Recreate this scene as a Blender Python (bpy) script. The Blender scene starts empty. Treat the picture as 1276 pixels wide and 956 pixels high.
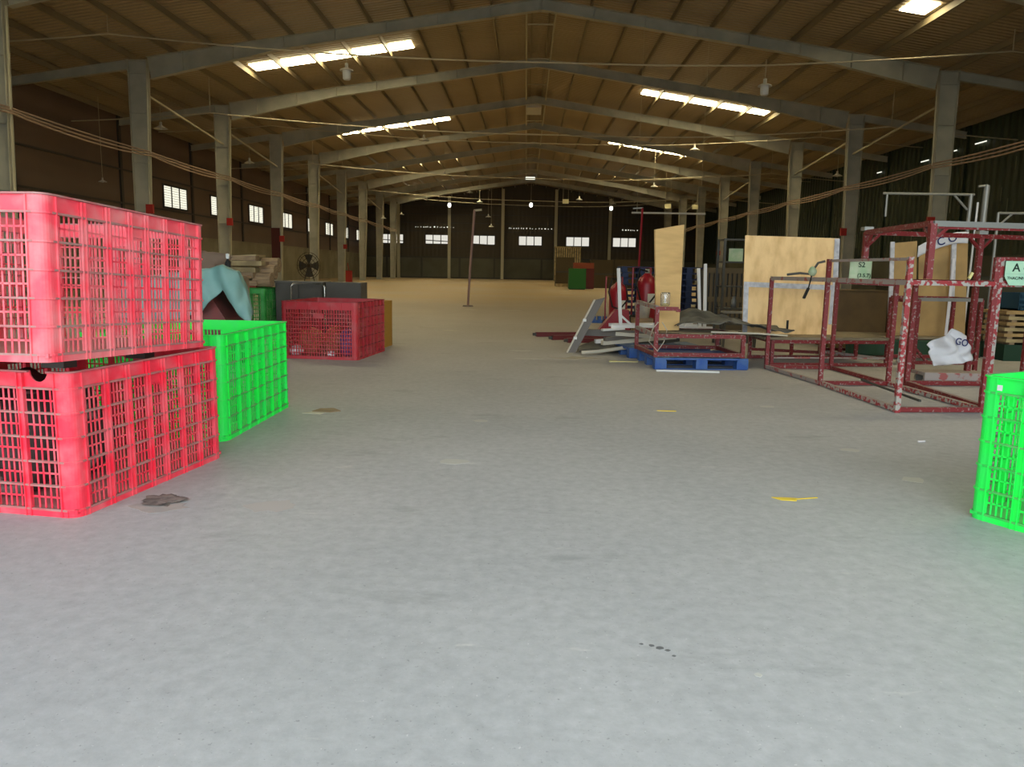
import bpy, math, random
from mathutils import Vector, Matrix, noise
random.seed(7)
C = bpy.context.scene.collection
sc = bpy.context.scene

# ------------------------------------------------------------ camera, sky, exposure
cam_d = bpy.data.cameras.new('camera'); cam = bpy.data.objects.new('camera', cam_d); C.objects.link(cam)
cam_d.sensor_fit = 'HORIZONTAL'; cam_d.sensor_width = 36.0; cam_d.lens = 957.0/1276*36
cam_d.clip_start = 0.05; cam_d.clip_end = 400
EYE = 1.25
cam.matrix_world = (Matrix.Translation((0, 0, EYE)) @ Matrix.Rotation(math.radians(0.859), 4, 'Z')
                    @ Matrix.Rotation(math.radians(90-8.485), 4, 'X') @ Matrix.Rotation(math.radians(1.0), 4, 'Z'))
sc.camera = cam
SKY = 4.6            # daylight coming in through the open front
SKYLIGHT = 24.0      # translucent roof sheets
WINDOW = 1.05
w = bpy.data.worlds.new('sky'); sc.world = w; w.use_nodes = True
bg = w.node_tree.nodes['Background']; bg.inputs[0].default_value = (0.86, 0.95, 1.0, 1); bg.inputs[1].default_value = SKY
sc.view_settings.view_transform = 'Standard'; sc.view_settings.look = 'None'
sc.view_settings.gamma = 1; sc.view_settings.use_curve_mapping = False
sc.view_settings.exposure = 0.0
sc.cycles.use_denoising = True
sc.cycles.max_bounces = 8; sc.cycles.diffuse_bounces = 5; sc.cycles.glossy_bounces = 3
sc.cycles.sample_clamp_indirect = 4.0
# portal in the open doorway (guides the sky sampling, gives no light of its own)
pl = bpy.data.lights.new('door_portal', 'AREA'); pl.shape = 'RECTANGLE'; pl.size = 18; pl.size_y = 6.0
pl.cycles.is_portal = True
po = bpy.data.objects.new('door_portal', pl); C.objects.link(po); po.location = (0.5, -1.55, 3.0)
po.rotation_euler = (math.radians(90), 0, 0)   # shines towards +Y

# ------------------------------------------------------------ materials
def mat(name, col, rough=0.7, metal=0.0, col2=None, scale=3.0, lo=0.4, hi=0.6, detail=4, bump=0.0, bscale=30, spec=0.4, stretch=None, dust=None):
    m = bpy.data.materials.new(name); m.use_nodes = True; nt = m.node_tree; n = nt.nodes; l = nt.links
    b = n['Principled BSDF']; b.inputs['Roughness'].default_value = rough; b.inputs['Metallic'].default_value = metal
    b.inputs['Specular IOR Level'].default_value = spec
    b.inputs['Base Color'].default_value = (*col, 1)
    tc = n.new('ShaderNodeTexCoord'); src = tc.outputs['Object']
    if stretch:
        mp = n.new('ShaderNodeMapping'); mp.inputs['Scale'].default_value = stretch; l.new(src, mp.inputs[0]); src = mp.outputs[0]
    out = None
    if col2 is not None:
        no = n.new('ShaderNodeTexNoise'); no.inputs['Scale'].default_value = scale; no.inputs['Detail'].default_value = detail
        l.new(src, no.inputs['Vector'])
        r = n.new('ShaderNodeValToRGB'); r.color_ramp.elements[0].position = lo; r.color_ramp.elements[1].position = hi
        r.color_ramp.elements[0].color = (*col, 1); r.color_ramp.elements[1].color = (*col2, 1)
        l.new(no.outputs[0], r.inputs[0]); l.new(r.outputs[0], b.inputs['Base Color']); out = r.outputs[0]
    if dust is not None:   # settled dust on faces that look up
        g = n.new('ShaderNodeNewGeometry'); s = n.new('ShaderNodeSeparateXYZ'); l.new(g.outputs['Normal'], s.inputs[0])
        mx = n.new('ShaderNodeMix'); mx.data_type = 'RGBA'; mx.inputs[7].default_value = (*dust, 1)
        ma = n.new('ShaderNodeMath'); ma.operation = 'MULTIPLY'; ma.use_clamp = True; ma.inputs[1].default_value = 0.8
        l.new(s.outputs[2], ma.inputs[0]); l.new(ma.outputs[0], mx.inputs[0])
        if out: l.new(out, mx.inputs[6])
        else: mx.inputs[6].default_value = (*col, 1)
        l.new(mx.outputs[2], b.inputs['Base Color'])
    if bump:
        nb = n.new('ShaderNodeTexNoise'); nb.inputs['Scale'].default_value = bscale; nb.inputs['Detail'].default_value = 5
        l.new(src, nb.inputs['Vector']); bp = n.new('ShaderNodeBump'); bp.inputs['Strength'].default_value = bump
        bp.inputs['Distance'].default_value = 0.02
        l.new(nb.outputs[0], bp.inputs['Height']); l.new(bp.outputs[0], b.inputs['Normal'])
    return m
def emit(name, col, s):
    m = bpy.data.materials.new(name); m.use_nodes = True; nt = m.node_tree
    nt.nodes.remove(nt.nodes['Principled BSDF']); e = nt.nodes.new('ShaderNodeEmission')
    e.inputs[0].default_value = (*col, 1); e.inputs[1].default_value = s
    nt.links.new(e.outputs[0], nt.nodes['Material Output'].inputs[0]); return m

def corrugated(name, col, col2, axis, freq, strength=0.6, rough=0.6):
    m = mat(name, col, rough, 0.0, col2, 0.25, 0.35, 0.7, detail=6)
    nt = m.node_tree; n = nt.nodes; l = nt.links
    tc = n.new('ShaderNodeTexCoord'); sp = n.new('ShaderNodeSeparateXYZ'); l.new(tc.outputs['Object'], sp.inputs[0])
    mu = n.new('ShaderNodeMath'); mu.operation = 'MULTIPLY'; mu.inputs[1].default_value = freq*2*math.pi
    l.new(sp.outputs[axis], mu.inputs[0]); si = n.new('ShaderNodeMath'); si.operation = 'SINE'; l.new(mu.outputs[0], si.inputs[0])
    bp = n.new('ShaderNodeBump'); bp.inputs['Strength'].default_value = strength; bp.inputs['Distance'].default_value = 0.03
    l.new(si.outputs[0], bp.inputs['Height']); l.new(bp.outputs[0], n['Principled BSDF'].inputs['Normal'])
    return m

def floor_mat():
    m = bpy.data.materials.new('concrete_floor'); m.use_nodes = True; nt = m.node_tree; n = nt.nodes; l = nt.links
    b = n['Principled BSDF']; b.inputs['Roughness'].default_value = 0.62; b.inputs['Specular IOR Level'].default_value = 0.35
    tc = n.new('ShaderNodeTexCoord')
    def nz(scale, det=6, mapping=None):
        x = n.new('ShaderNodeTexNoise'); x.inputs['Scale'].default_value = scale; x.inputs['Detail'].default_value = det
        x.inputs['Roughness'].default_value = 0.65
        if mapping:
            mp = n.new('ShaderNodeMapping'); mp.inputs['Scale'].default_value = mapping; l.new(tc.outputs['Object'], mp.inputs[0]); l.new(mp.outputs[0], x.inputs['Vector'])
        else: l.new(tc.outputs['Object'], x.inputs['Vector'])
        return x.outputs[0]
    def ramp(src, stops):
        r = n.new('ShaderNodeValToRGB'); e = r.color_ramp.elements
        e[0].position, e[0].color = stops[0][0], (*stops[0][1], 1); e[1].position, e[1].color = stops[-1][0], (*stops[-1][1], 1)
        for p, c in stops[1:-1]:
            k = e.new(p); k.color = (*c, 1)
        l.new(src, r.inputs[0]); return r.outputs[0]
    def mix(f, a, bb, mode='MIX'):
        x = n.new('ShaderNodeMix'); x.data_type = 'RGBA'; x.blend_type = mode
        if isinstance(f, float): x.inputs[0].default_value = f
        else: l.new(f, x.inputs[0])
        for i, v in ((6, a), (7, bb)):
            if isinstance(v, tuple): x.inputs[i].default_value = (*v, 1)
            else: l.new(v, x.inputs[i])
        return x.outputs[2]
    base = ramp(nz(0.35), [(0.3, (0.37, 0.385, 0.395)), (0.7, (0.475, 0.485, 0.49))])
    fine = ramp(nz(16, 10), [(0.3, (0.84, 0.84, 0.84)), (0.7, (1.08, 1.08, 1.08))])
    c = mix(1.0, base, fine, 'MULTIPLY')
    grit = ramp(nz(55, 3), [(0.30, (0.62, 0.62, 0.62)), (0.36, (1, 1, 1))])
    c = mix(0.8, c, grit, 'MULTIPLY')
    # dark scuffs and pale scrape marks, long across the floor
    sc1 = ramp(nz(1.1, 7, (1.0, 2.2, 1)), [(0.60, (0, 0, 0)), (0.68, (1, 1, 1))])
    c = mix(mix(0.45, (0., 0., 0.), sc1), c, (0.24, 0.25, 0.25))
    sc2 = ramp(nz(2.6, 5, (0.8, 2.5, 1)), [(0.66, (0, 0, 0)), (0.72, (1, 1, 1))])
    c = mix(mix(0.5, (0., 0., 0.), sc2), c, (0.62, 0.62, 0.58))
    sp3 = ramp(nz(70, 2), [(0.70, (0, 0, 0)), (0.74, (1, 1, 1))])
    c = mix(mix(0.6, (0., 0., 0.), sp3), c, (0.70, 0.70, 0.68))
    sp4 = ramp(nz(22, 3), [(0.70, (0, 0, 0)), (0.73, (1, 1, 1))])
    c = mix(mix(0.45, (0., 0., 0.), sp4), c, (0.17, 0.17, 0.17))
    vo = n.new('ShaderNodeTexVoronoi'); vo.feature = 'DISTANCE_TO_EDGE'; vo.inputs['Scale'].default_value = 0.55
    wv = n.new('ShaderNodeMix'); wv.data_type = 'VECTOR'; wv.inputs[0].default_value = 0.25
    l.new(tc.outputs['Object'], wv.inputs[4]); nn = n.new('ShaderNodeTexNoise'); nn.inputs['Scale'].default_value = 1.5; l.new(tc.outputs['Object'], nn.inputs['Vector']); l.new(nn.outputs[1], wv.inputs[5])
    l.new(wv.outputs[1], vo.inputs['Vector'])
    ln = ramp(vo.outputs['Distance'], [(0.0, (1, 1, 1)), (0.012, (0, 0, 0))])
    brk = ramp(nz(0.9, 4), [(0.52, (0, 0, 0)), (0.62, (1, 1, 1))])
    c = mix(mix(0.10, (0., 0., 0.), mix(1.0, ln, brk, 'MULTIPLY')), c, (0.66, 0.66, 0.64))
    # golden cast of the light deeper in the hall, painted into the floor colour
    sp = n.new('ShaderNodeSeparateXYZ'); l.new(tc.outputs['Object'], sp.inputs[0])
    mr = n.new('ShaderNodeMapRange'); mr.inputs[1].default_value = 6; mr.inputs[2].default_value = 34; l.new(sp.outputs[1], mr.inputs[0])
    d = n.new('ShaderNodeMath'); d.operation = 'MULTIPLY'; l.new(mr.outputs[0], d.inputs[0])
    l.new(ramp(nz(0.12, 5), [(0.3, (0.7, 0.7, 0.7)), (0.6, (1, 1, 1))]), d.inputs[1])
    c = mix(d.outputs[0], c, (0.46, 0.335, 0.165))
    l.new(c, b.inputs['Base Color'])
    bp = n.new('ShaderNodeBump'); bp.inputs['Strength'].default_value = 0.12; bp.inputs['Distance'].default_value = 0.01
    l.new(nz(40, 6), bp.inputs['Height']); l.new(bp.outputs[0], b.inputs['Normal'])
    return m

M = {}
M['floor'] = floor_mat()
M['yard'] = mat('yard_concrete', (0.45, 0.45, 0.43), 0.9)
M['roof'] = corrugated('roof_sheet', (0.34, 0.265, 0.165), (0.40, 0.315, 0.20), 1, 4.0, 0.7, 0.55)
M['purlin'] = mat('purlin_steel', (0.27, 0.22, 0.135), 0.6)
M['dark_wall'] = corrugated('brown_wall_sheet', (0.15, 0.10, 0.07), (0.185, 0.125, 0.09), 2, 1.2, 0.5)
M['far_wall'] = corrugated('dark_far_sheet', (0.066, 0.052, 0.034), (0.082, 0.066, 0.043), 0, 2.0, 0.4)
M['green_wall'] = corrugated('green_wall_sheet', (0.022, 0.036, 0.017), (0.04, 0.056, 0.028), 1, 2.0, 0.7, 0.45)
M['dado'] = mat('olive_render', (0.24, 0.215, 0.14), 0.9, col2=(0.30, 0.27, 0.18), scale=0.8)
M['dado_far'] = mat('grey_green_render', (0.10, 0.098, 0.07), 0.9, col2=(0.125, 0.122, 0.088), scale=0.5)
M['frame'] = mat('grey_frame_paint', (0.40, 0.39, 0.31), 0.55, 0.0, (0.48, 0.465, 0.37), 1.2, spec=0.5)
M['conduit'] = mat('pale_conduit', (0.48, 0.44, 0.30), 0.5)
M['wire'] = mat('dusty_wire', (0.50, 0.44, 0.30), 0.7)
M['cable'] = mat('brown_cable', (0.38, 0.27, 0.19), 0.7)
M['lamp'] = mat('white_enamel', (0.62, 0.60, 0.52), 0.4)
M['glass'] = mat('frosted_glass', (0.62, 0.62, 0.6), 0.3)
M['skylight'] = emit('skylight_sheet', (1.0, 0.86, 0.52), SKYLIGHT)
M['window'] = emit('bright_window', (1.0, 0.97, 0.78), WINDOW)
M['window_far'] = emit('bright_far_window', (1.0, 0.97, 0.86), 0.75)
M['leak'] = emit('daylight_gap', (1.0, 1.0, 0.85), 1.1)
M['bulb'] = emit('lit_bulb', (1.0, 0.98, 0.9), 3.0)
M['mullion'] = mat('dark_mullion', (0.06, 0.055, 0.045), 0.6)
M['red_box'] = mat('signal_red', (0.42, 0.03, 0.02), 0.5)
DUST_R = (0.50, 0.28, 0.26)
M['red_plastic'] = mat('red_crate_plastic', (0.90, 0.035, 0.07), 0.45, col2=(0.86, 0.16, 0.19), scale=7, lo=0.42, hi=0.75, detail=8, dust=DUST_R)
M['red_plastic_pale'] = mat('dusty_red_crate_plastic', (0.95, 0.08, 0.12), 0.5, col2=(0.85, 0.29, 0.30), scale=5, lo=0.40, hi=0.70, detail=8, dust=(0.52, 0.34, 0.31))
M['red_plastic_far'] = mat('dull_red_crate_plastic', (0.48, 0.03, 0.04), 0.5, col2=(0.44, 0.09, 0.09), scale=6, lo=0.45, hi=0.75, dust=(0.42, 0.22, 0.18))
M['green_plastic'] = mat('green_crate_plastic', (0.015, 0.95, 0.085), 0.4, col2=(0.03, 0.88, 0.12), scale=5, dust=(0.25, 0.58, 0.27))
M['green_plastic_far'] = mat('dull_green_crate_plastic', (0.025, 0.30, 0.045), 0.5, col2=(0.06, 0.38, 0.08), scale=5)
M['red_steel'] = mat('chipped_red_steel', (0.20, 0.018, 0.019), 0.5, col2=(0.30, 0.22, 0.20), scale=34, lo=0.58, hi=0.64, detail=8, dust=(0.28, 0.20, 0.17))
M['worn_steel'] = mat('worn_red_steel', (0.30, 0.024, 0.028), 0.5, col2=(0.38, 0.36, 0.32), scale=26, lo=0.47, hi=0.54, detail=8, dust=(0.36, 0.31, 0.27))
M['grey_steel'] = mat('dusty_grey_rail', (0.33, 0.28, 0.25), 0.6, col2=(0.33, 0.09, 0.08), scale=10, lo=0.55, hi=0.62, dust=(0.36, 0.32, 0.28))
M['beam_red'] = mat('dull_red_beam', (0.13, 0.02, 0.022), 0.6, dust=(.16, .07, .06))
M['galv'] = mat('galvanised_pipe', (0.30, 0.30, 0.27), 0.45, 0.4)
M['white_pipe'] = mat('white_painted_pipe', (0.74, 0.74, 0.72), 0.4)
M['cream'] = mat('cream_trim', (0.52, 0.48, 0.38), 0.6)
M['blue'] = mat('blue_pallet_plastic', (0.022, 0.085, 0.32), 0.5, col2=(0.05, 0.12, 0.32), scale=8, dust=(0.13, 0.20, 0.30))
M['blue_dark'] = mat('navy_pallet_plastic', (0.010, 0.025, 0.085), 0.6)
M['ply'] = mat('yellow_plywood', (0.70, 0.47, 0.20), 0.7, col2=(0.56, 0.36, 0.15), scale=2.2, lo=0.4, hi=0.75, detail=10, stretch=(1, 1, 5), bump=0.1)
M['ply_bright'] = mat('bright_plywood', (0.95, 0.66, 0.32), 0.7, col2=(0.74, 0.47, 0.20), scale=3.2, lo=0.42, hi=0.72, detail=10, stretch=(2.2, 1, 1), bump=0.1)
M['ply_dull'] = mat('dull_plywood', (0.44, 0.29, 0.115), 0.7, col2=(0.34, 0.22, 0.09), scale=2.2, detail=8)
M['tape'] = mat('silver_white_tape', (0.60, 0.60, 0.63), 0.35, col2=(0.44, 0.44, 0.47), scale=14)
M['plank'] = mat('dusty_plank', (0.27, 0.22, 0.14), 0.8, col2=(0.2, 0.16, 0.1), scale=5, stretch=(1, 4, 4))
M['tarp'] = mat('charcoal_tarp', (0.055, 0.057, 0.052), 0.6, col2=(0.12, 0.12, 0.105), scale=4, bump=0.6, bscale=9)
M['teal'] = mat('teal_tarp', (0.17, 0.34, 0.31), 0.6, col2=(0.22, 0.39, 0.36), scale=3, bump=0.3, bscale=6)
M['grey_panel'] = mat('grey_panel', (0.075, 0.07, 0.06), 0.6, col2=(0.09, 0.085, 0.072), scale=2)
M['green_sign'] = mat('mint_green_card', (0.36, 0.62, 0.44), 0.7, col2=(0.44, 0.66, 0.46), scale=8)
M['green_sign2'] = mat('pale_green_card', (0.33, 0.47, 0.27), 0.7, col2=(0.45, 0.52, 0.34), scale=8)
M['ink'] = mat('black_marker', (0.012, 0.03, 0.02), 0.8)
M['blue_ink'] = mat('blue_ink', (0.02, 0.03, 0.13), 0.8)
M['white_cloth'] = mat('white_sacking', (0.68, 0.68, 0.70), 0.8, bump=0.3, bscale=12)
M['yellow'] = mat('yellow_plastic', (0.75, 0.55, 0.05), 0.5)
M['yellow_pale'] = mat('pale_yellow_plastic', (0.62, 0.56, 0.22), 0.5)
M['ochre'] = mat('ochre_plastic', (0.42, 0.22, 0.03), 0.6)
M['paper'] = mat('waste_paper', (0.55, 0.52, 0.43), 0.9)
M['cardboard'] = mat('cardboard', (0.33, 0.24, 0.145), 0.9, col2=(0.26, 0.185, 0.11), scale=4)
M['wood'] = mat('old_wood', (0.26, 0.18, 0.11), 0.85, col2=(0.38, 0.27, 0.15), scale=5, stretch=(1, 6, 6))
M['wood_pale'] = mat('pale_wood', (0.46, 0.36, 0.18), 0.8, col2=(0.26, 0.2, 0.1), scale=3)
M['dirt'] = mat('dark_dirt', (0.12, 0.10, 0.09), 0.95, col2=(0.22, 0.18, 0.16), scale=20)
M['stain'] = mat('pinkish_dust', (0.42, 0.37, 0.34), 0.95, col2=(0.36, 0.34, 0.32), scale=9)
M['oil'] = mat('damp_spot', (0.14, 0.145, 0.145), 0.6)
M['alu'] = mat('aluminium_plank', (0.135, 0.12, 0.105), 0.5, 0.1)
M['fire_red'] = mat('extinguisher_red', (0.27, 0.010, 0.018), 0.35)
M['rubber'] = mat('black_rubber', (0.015, 0.015, 0.015), 0.8)
M['bag_dark'] = mat('dark_waste', (0.07, 0.055, 0.05), 0.8, col2=(0.35, 0.3, 0.28), scale=7, lo=0.55, hi=0.62)
M['bag_orange'] = mat('orange_bag', (0.45, 0.17, 0.08), 0.7)
M['bag_purple'] = mat('purple_bag', (0.16, 0.11, 0.32), 0.5)
M['bag_white'] = mat('white_bag', (0.7, 0.68, 0.7), 0.5)
M['dark_green'] = mat('dark_green_tarp', (0.012, 0.045, 0.022), 0.7)
M['bin_green'] = mat('bin_green', (0.02, 0.14, 0.02), 0.6)
M['rust_red'] = mat('rust_red_panel', (0.27, 0.06, 0.025), 0.7)
M['dark_metal'] = mat('dark_metal', (0.06, 0.06, 0.05), 0.6)
gl = bpy.data.materials.new('clear_jar'); gl.use_nodes = True
_b = gl.node_tree.nodes['Principled BSDF']; _b.inputs['Transmission Weight'].default_value = 0.9; _b.inputs['Roughness'].default_value = 0.05
_b.inputs['Base Color'].default_value = (0.95, 0.95, 0.92, 1); M['jar'] = gl

# ------------------------------------------------------------ mesh helpers
class MB:
    def __init__(s): s.v = []; s.f = []; s.sm = False
    def hexa(s, p):
        n = len(s.v); s.v += [tuple(q) for q in p]
        s.f += [(n, n+3, n+2, n+1), (n+4, n+5, n+6, n+7), (n, n+1, n+5, n+4), (n+1, n+2, n+6, n+5), (n+2, n+3, n+7, n+6), (n+3, n, n+4, n+7)]
        return s
    def box(s, x0, x1, y0, y1, z0, z1, mtx=None):
        p = [Vector(q) for q in ((x0, y0, z0), (x1, y0, z0), (x1, y1, z0), (x0, y1, z0), (x0, y0, z1), (x1, y0, z1), (x1, y1, z1), (x0, y1, z1))]
        if mtx: p = [mtx @ q for q in p]
        return s.hexa(p)
    def bar(s, a, b, w_, h_, up=(0, 0, 1)):
        a = Vector(a); b = Vector(b); d = (b-a).normalized(); u = Vector(up)
        if abs(d.dot(u)) > 0.95: u = Vector((0, 1, 0))
        x = d.cross(u).normalized(); y = x.cross(d).normalized()
        x = x*w_/2; y = y*h_/2
        return s.hexa([a-x-y, a+x-y, a+x+y, a-x+y, b-x-y, b+x-y, b+x+y, b-x+y][0:4] + [b-x-y, b+x-y, b+x+y, b-x+y])
    def tube(s, pts, r, n=8, cap=True):
        pts = [Vector(p) for p in pts]; rr = r if isinstance(r, (list, tuple)) else [r]*len(pts); base = len(s.v)
        d0 = (pts[1]-pts[0]).normalized(); u = Vector((0, 0, 1)) if abs(d0.z) < 0.9 else Vector((1, 0, 0))
        for i, p in enumerate(pts):
            d = (pts[min(i+1, len(pts)-1)]-pts[max(i-1, 0)]).normalized()
            x = d.cross(u).normalized(); y = x.cross(d).normalized()
            for k in range(n):
                a = 2*math.pi*k/n; s.v.append(tuple(p+(x*math.cos(a)+y*math.sin(a))*rr[i]))
        for i in range(len(pts)-1):
            for k in range(n):
                a = base+i*n+k; b = base+i*n+(k+1) % n; s.f.append((a, b, b+n, a+n))
        if cap:
            s.f.append(tuple(base+k for k in range(n))[::-1]); e = base+(len(pts)-1)*n; s.f.append(tuple(e+k for k in range(n)))
        return s
    def lathe(s, prof, c=(0, 0, 0), n=20):
        c = Vector(c); base = len(s.v)
        for r, z in prof:
            for k in range(n):
                a = 2*math.pi*k/n; s.v.append((c.x+r*math.cos(a), c.y+r*math.sin(a), c.z+z))
        for i in range(len(prof)-1):
            for k in range(n):
                a = base+i*n+k; b = base+i*n+(k+1) % n; s.f.append((a, b, b+n, a+n))
        return s
    def prism(s, pts, off):   # planar outline extruded by the vector off
        pts = [Vector(p) for p in pts]; n = len(pts); b = len(s.v); o = Vector(off)
        s.v += [tuple(p) for p in pts] + [tuple(p+o) for p in pts]
        s.f.append(tuple(range(b, b+n))[::-1]); s.f.append(tuple(range(b+n, b+2*n)))
        for i in range(n): j = (i+1) % n; s.f.append((b+i, b+j, b+n+j, b+n+i))
        return s
    def grid(s, fn, nu, nv, thick=0.0):
        b = len(s.v)
        for j in range(nv+1):
            for i in range(nu+1): s.v.append(tuple(fn(i/nu, j/nv)))
        for j in range(nv):
            for i in range(nu): a = b+j*(nu+1)+i; s.f.append((a, a+1, a+nu+2, a+nu+1))
        return s
    def blob(s, c, rad, sx=1, sy=1, sz=1, seed=0, amp=0.25, n=14, flat=True):
        def fn(u, v):
            th = u*2*math.pi; ph = v*math.pi
            d = Vector((math.sin(ph)*math.cos(th), math.sin(ph)*math.sin(th), math.cos(ph)))
            k = 1+amp*noise.noise(d*1.7+Vector((seed, seed*2, 0)))+amp*0.5*noise.noise(d*5+Vector((seed, 0, seed)))
            q = Vector((d.x*rad*sx*k, d.y*rad*sy*k, d.z*rad*sz*k))
            if flat: q.z = max(q.z, -rad*sz*0.7)
            return q+Vector(c)
        return s.grid(fn, n*2, n)
    def build(s, name, m, parent=None, smooth=False, solid=0, **kw):
        me = bpy.data.meshes.new(name); me.from_pydata(s.v, [], s.f); me.validate(); me.update()
        import bmesh
        bm = bmesh.new(); bm.from_mesh(me); bmesh.ops.recalc_face_normals(bm, faces=bm.faces); bm.to_mesh(me); bm.free()
        me.materials.append(m)
        if smooth: me.polygons.foreach_set('use_smooth', [True]*len(me.polygons))
        o = bpy.data.objects.new(name, me); C.objects.link(o)
        if parent: o.parent = parent
        if solid: sm = o.modifiers.new('solid', 'SOLIDIFY'); sm.thickness = solid; sm.offset = 0
        for k, v in kw.items(): o[k] = v
        return o
def empty(name, label, cat, loc=(0, 0, 0), rz=0, group=None):
    o = bpy.data.objects.new(name, None); C.objects.link(o); o.location = loc; o.rotation_euler = (0, 0, rz)
    o.empty_display_size = 0.1
    o['label'] = label; o['category'] = cat
    if group: o['group'] = group
    return o
def tag(o, label, cat, group=None, loc=None):
    o['label'] = label; o['category'] = cat
    if group: o['group'] = group
    return o
def dup(o, parent=None):
    c = o.copy(); C.objects.link(c)
    if parent: c.parent = parent
    for ch in list(o.children): dup(ch, c)
    return c
def text(body, size, m, parent, loc, rot, name='lettering', ext=0.001, sx=1):
    cu = bpy.data.curves.new(name, 'FONT'); cu.body = body; cu.size = size; cu.extrude = ext; cu.align_x = 'CENTER'; cu.align_y = 'CENTER'
    cu.offset = size*0.012
    cu.materials.append(m); o = bpy.data.objects.new(name, cu); C.objects.link(o); bpy.context.view_layer.update()
    me = bpy.data.meshes.new_from_object(o); bpy.data.objects.remove(o); o = bpy.data.objects.new(name, me); C.objects.link(o)
    o.parent = parent; o.location = loc; o.rotation_euler = rot; o.scale = (sx, 1, 1)
    return o
struct = dict(kind='structure')

# ------------------------------------------------------------ the shell
X0 = 0.40; SL = 0.151; ZR = 11.36; XL = -19.7; XR = 20.74; YF = -1.5; YB = 94.0
def roofz(x): return ZR-SL*abs(x-X0)
def plane(name, p, m, thick, n, **kw): pass
MB().box(XL-0.3, XR+0.3, YF, YB+0.3, -0.3, 0).build('floor', M['floor'], **struct)
MB().box(-60, 60, -60, YF-0.01, -0.3, -0.02).build('ground', M['yard'], **struct)
roof = MB()
for sgn, xe in ((-1, XL), (1, XR)):
    roof.hexa([(X0, YF, ZR), (xe, YF, roofz(xe)), (xe, YB, roofz(xe)), (X0, YB, ZR), (X0, YF, ZR+.12), (xe, YF, roofz(xe)+.12), (xe, YB, roofz(xe)+.12), (X0, YB, ZR+.12)])
ceiling = roof.build('ceiling', M['roof'], **struct)
for sgn in (-1, 1):                       # purlins, lengthwise under the sheets
    for k in range(14):
        x = X0+sgn*(0.35+1.5*k)
        if abs(x-X0) > 19.9: continue
        z = roofz(x)-0.15
        MB().box(x-0.035, x+0.035, YF, YB-0.1, z-0.09, z+0.12).build('purlin', M['purlin'], ceiling)
ZE = roofz(XL)
left = MB().box(XL-0.2, XL, YF, YB, 2.7, ZE).build('wall_left', M['dark_wall'], **struct)
dl = MB().box(XL-0.2, XL+0.06, YF, YB, 0, 2.7).build('wall_left_base', M['dado'], left)
cp = MB().box(XL, XL+0.12, YF, YB, 2.7, 2.80).build('coping', M['cream'] if False else M['dado'], left)
gr_ = MB()
for k in range(0, 12): gr_.box(XL, XL+0.10, 21.9+8*k-0.1-8, 21.9+8*k+0.1-8, 2.7, ZE-0.05)
for z in (4.1, 5.7, 6.9): gr_.box(XL, XL+0.08, YF, YB, z-0.04, z+0.04)
gr_.build('wall_girt', M['mullion'], left)
right = MB().box(XR, XR+0.2, YF, YB, 2.2, ZE).build('wall_right', M['green_wall'], **struct)
MB().box(XR-0.06, XR+0.2, YF, YB, 0, 2.2).build('wall_right_base', M['dado_far'], right)
gr_ = MB()
for k in range(0, 12): gr_.box(XR-0.1, XR, 21.9+8*k-0.1-8, 21.9+8*k+0.1-8, 2.2, ZE-0.05)
gr_.build('wall_girt', M['green_wall'], right)
# gable wall at the far end
g = MB(); pts = [(XL-.2, YB, 2.5), (XR+.2, YB, 2.5), (XR+.2, YB, ZE), (X0, YB, ZR), (XL-.2, YB, ZE)]
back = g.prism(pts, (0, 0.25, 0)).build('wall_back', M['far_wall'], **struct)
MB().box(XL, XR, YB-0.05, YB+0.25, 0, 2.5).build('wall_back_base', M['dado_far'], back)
gd = MB()
for x in (-16.8, -12.6, -8.0, -3.8, 1.9, 6.5, 12): gd.box(x-0.12, x+0.12, YB-0.12, YB-0.05, 0, 2.5)
gd.box(XL, XR, YB-0.11, YB-0.05, 2.42, 2.6); gd.box(XL, XR, YB-0.35, YB-0.05, 0, 0.16)
for z in (3.6, 5.6, 6.6, 7.6, 8.7): gd.box(XL, XR, YB-0.1, YB, z-0.04, z+0.04)
gd.build('wall_panel_joint', M['mullion'], back)
# front wall with the wide open doorway the photograph is taken from
fr = MB()
for a, b, c, d in ((XL, -8.5, 0, ZE), (9.5, XR, 0, ZE), (-8.5, 9.5, 6.0, ZE)): fr.box(a, b, YF-0.2, YF, c, d)
fr.prism([(XL, YF, ZE), (XR, YF, ZE), (X0, YF, ZR)], (0, -0.2, 0))
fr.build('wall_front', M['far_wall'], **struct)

# windows: left wall, far wall
wn = 0
def window(kind, cx, cy, cz, wd, ht, axis, m, panes=3, louvre=0):
    global wn; wn += 1
    r = empty('window_%d' % wn, '', ''); del r['label']; del r['category']; r['kind'] = 'structure'; r.location = (cx, cy, cz)
    fr_, pn = MB(), MB()
    if axis == 'x':   # lies in the left wall
        pn.box(0.0, 0.03, -wd/2, wd/2, -ht/2, ht/2)
        for k in range(panes+1): y = -wd/2+wd*k/panes; fr_.box(0, 0.07, y-0.035, y+0.035, -ht/2-.04, ht/2+.04)
        for q in range(1, 9): fr_.box(0.02, 0.05, -wd/2, wd/2, -ht/2+ht*q/9-.008, -ht/2+ht*q/9+.008)
        for z in (-ht/2, ht/2): fr_.box(0, 0.08, -wd/2-.05, wd/2+.05, z-0.05, z+0.05)
    else:
        pn.box(-wd/2, wd/2, -0.03, 0.0, -ht/2, ht/2)
        for k in range(panes+1): x = -wd/2+wd*k/panes; fr_.box(x-0.05, x+0.05, -0.08, 0, -ht/2-.04, ht/2+.04)
        for z in (-ht/2, ht/2): fr_.box(-wd/2-.06, wd/2+.06, -0.09, 0, z-0.05, z+0.05)
    pn.build('pane', m, r)
    lv = fr_.build('window_frame', M['mullion'], r)
    return r
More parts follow.
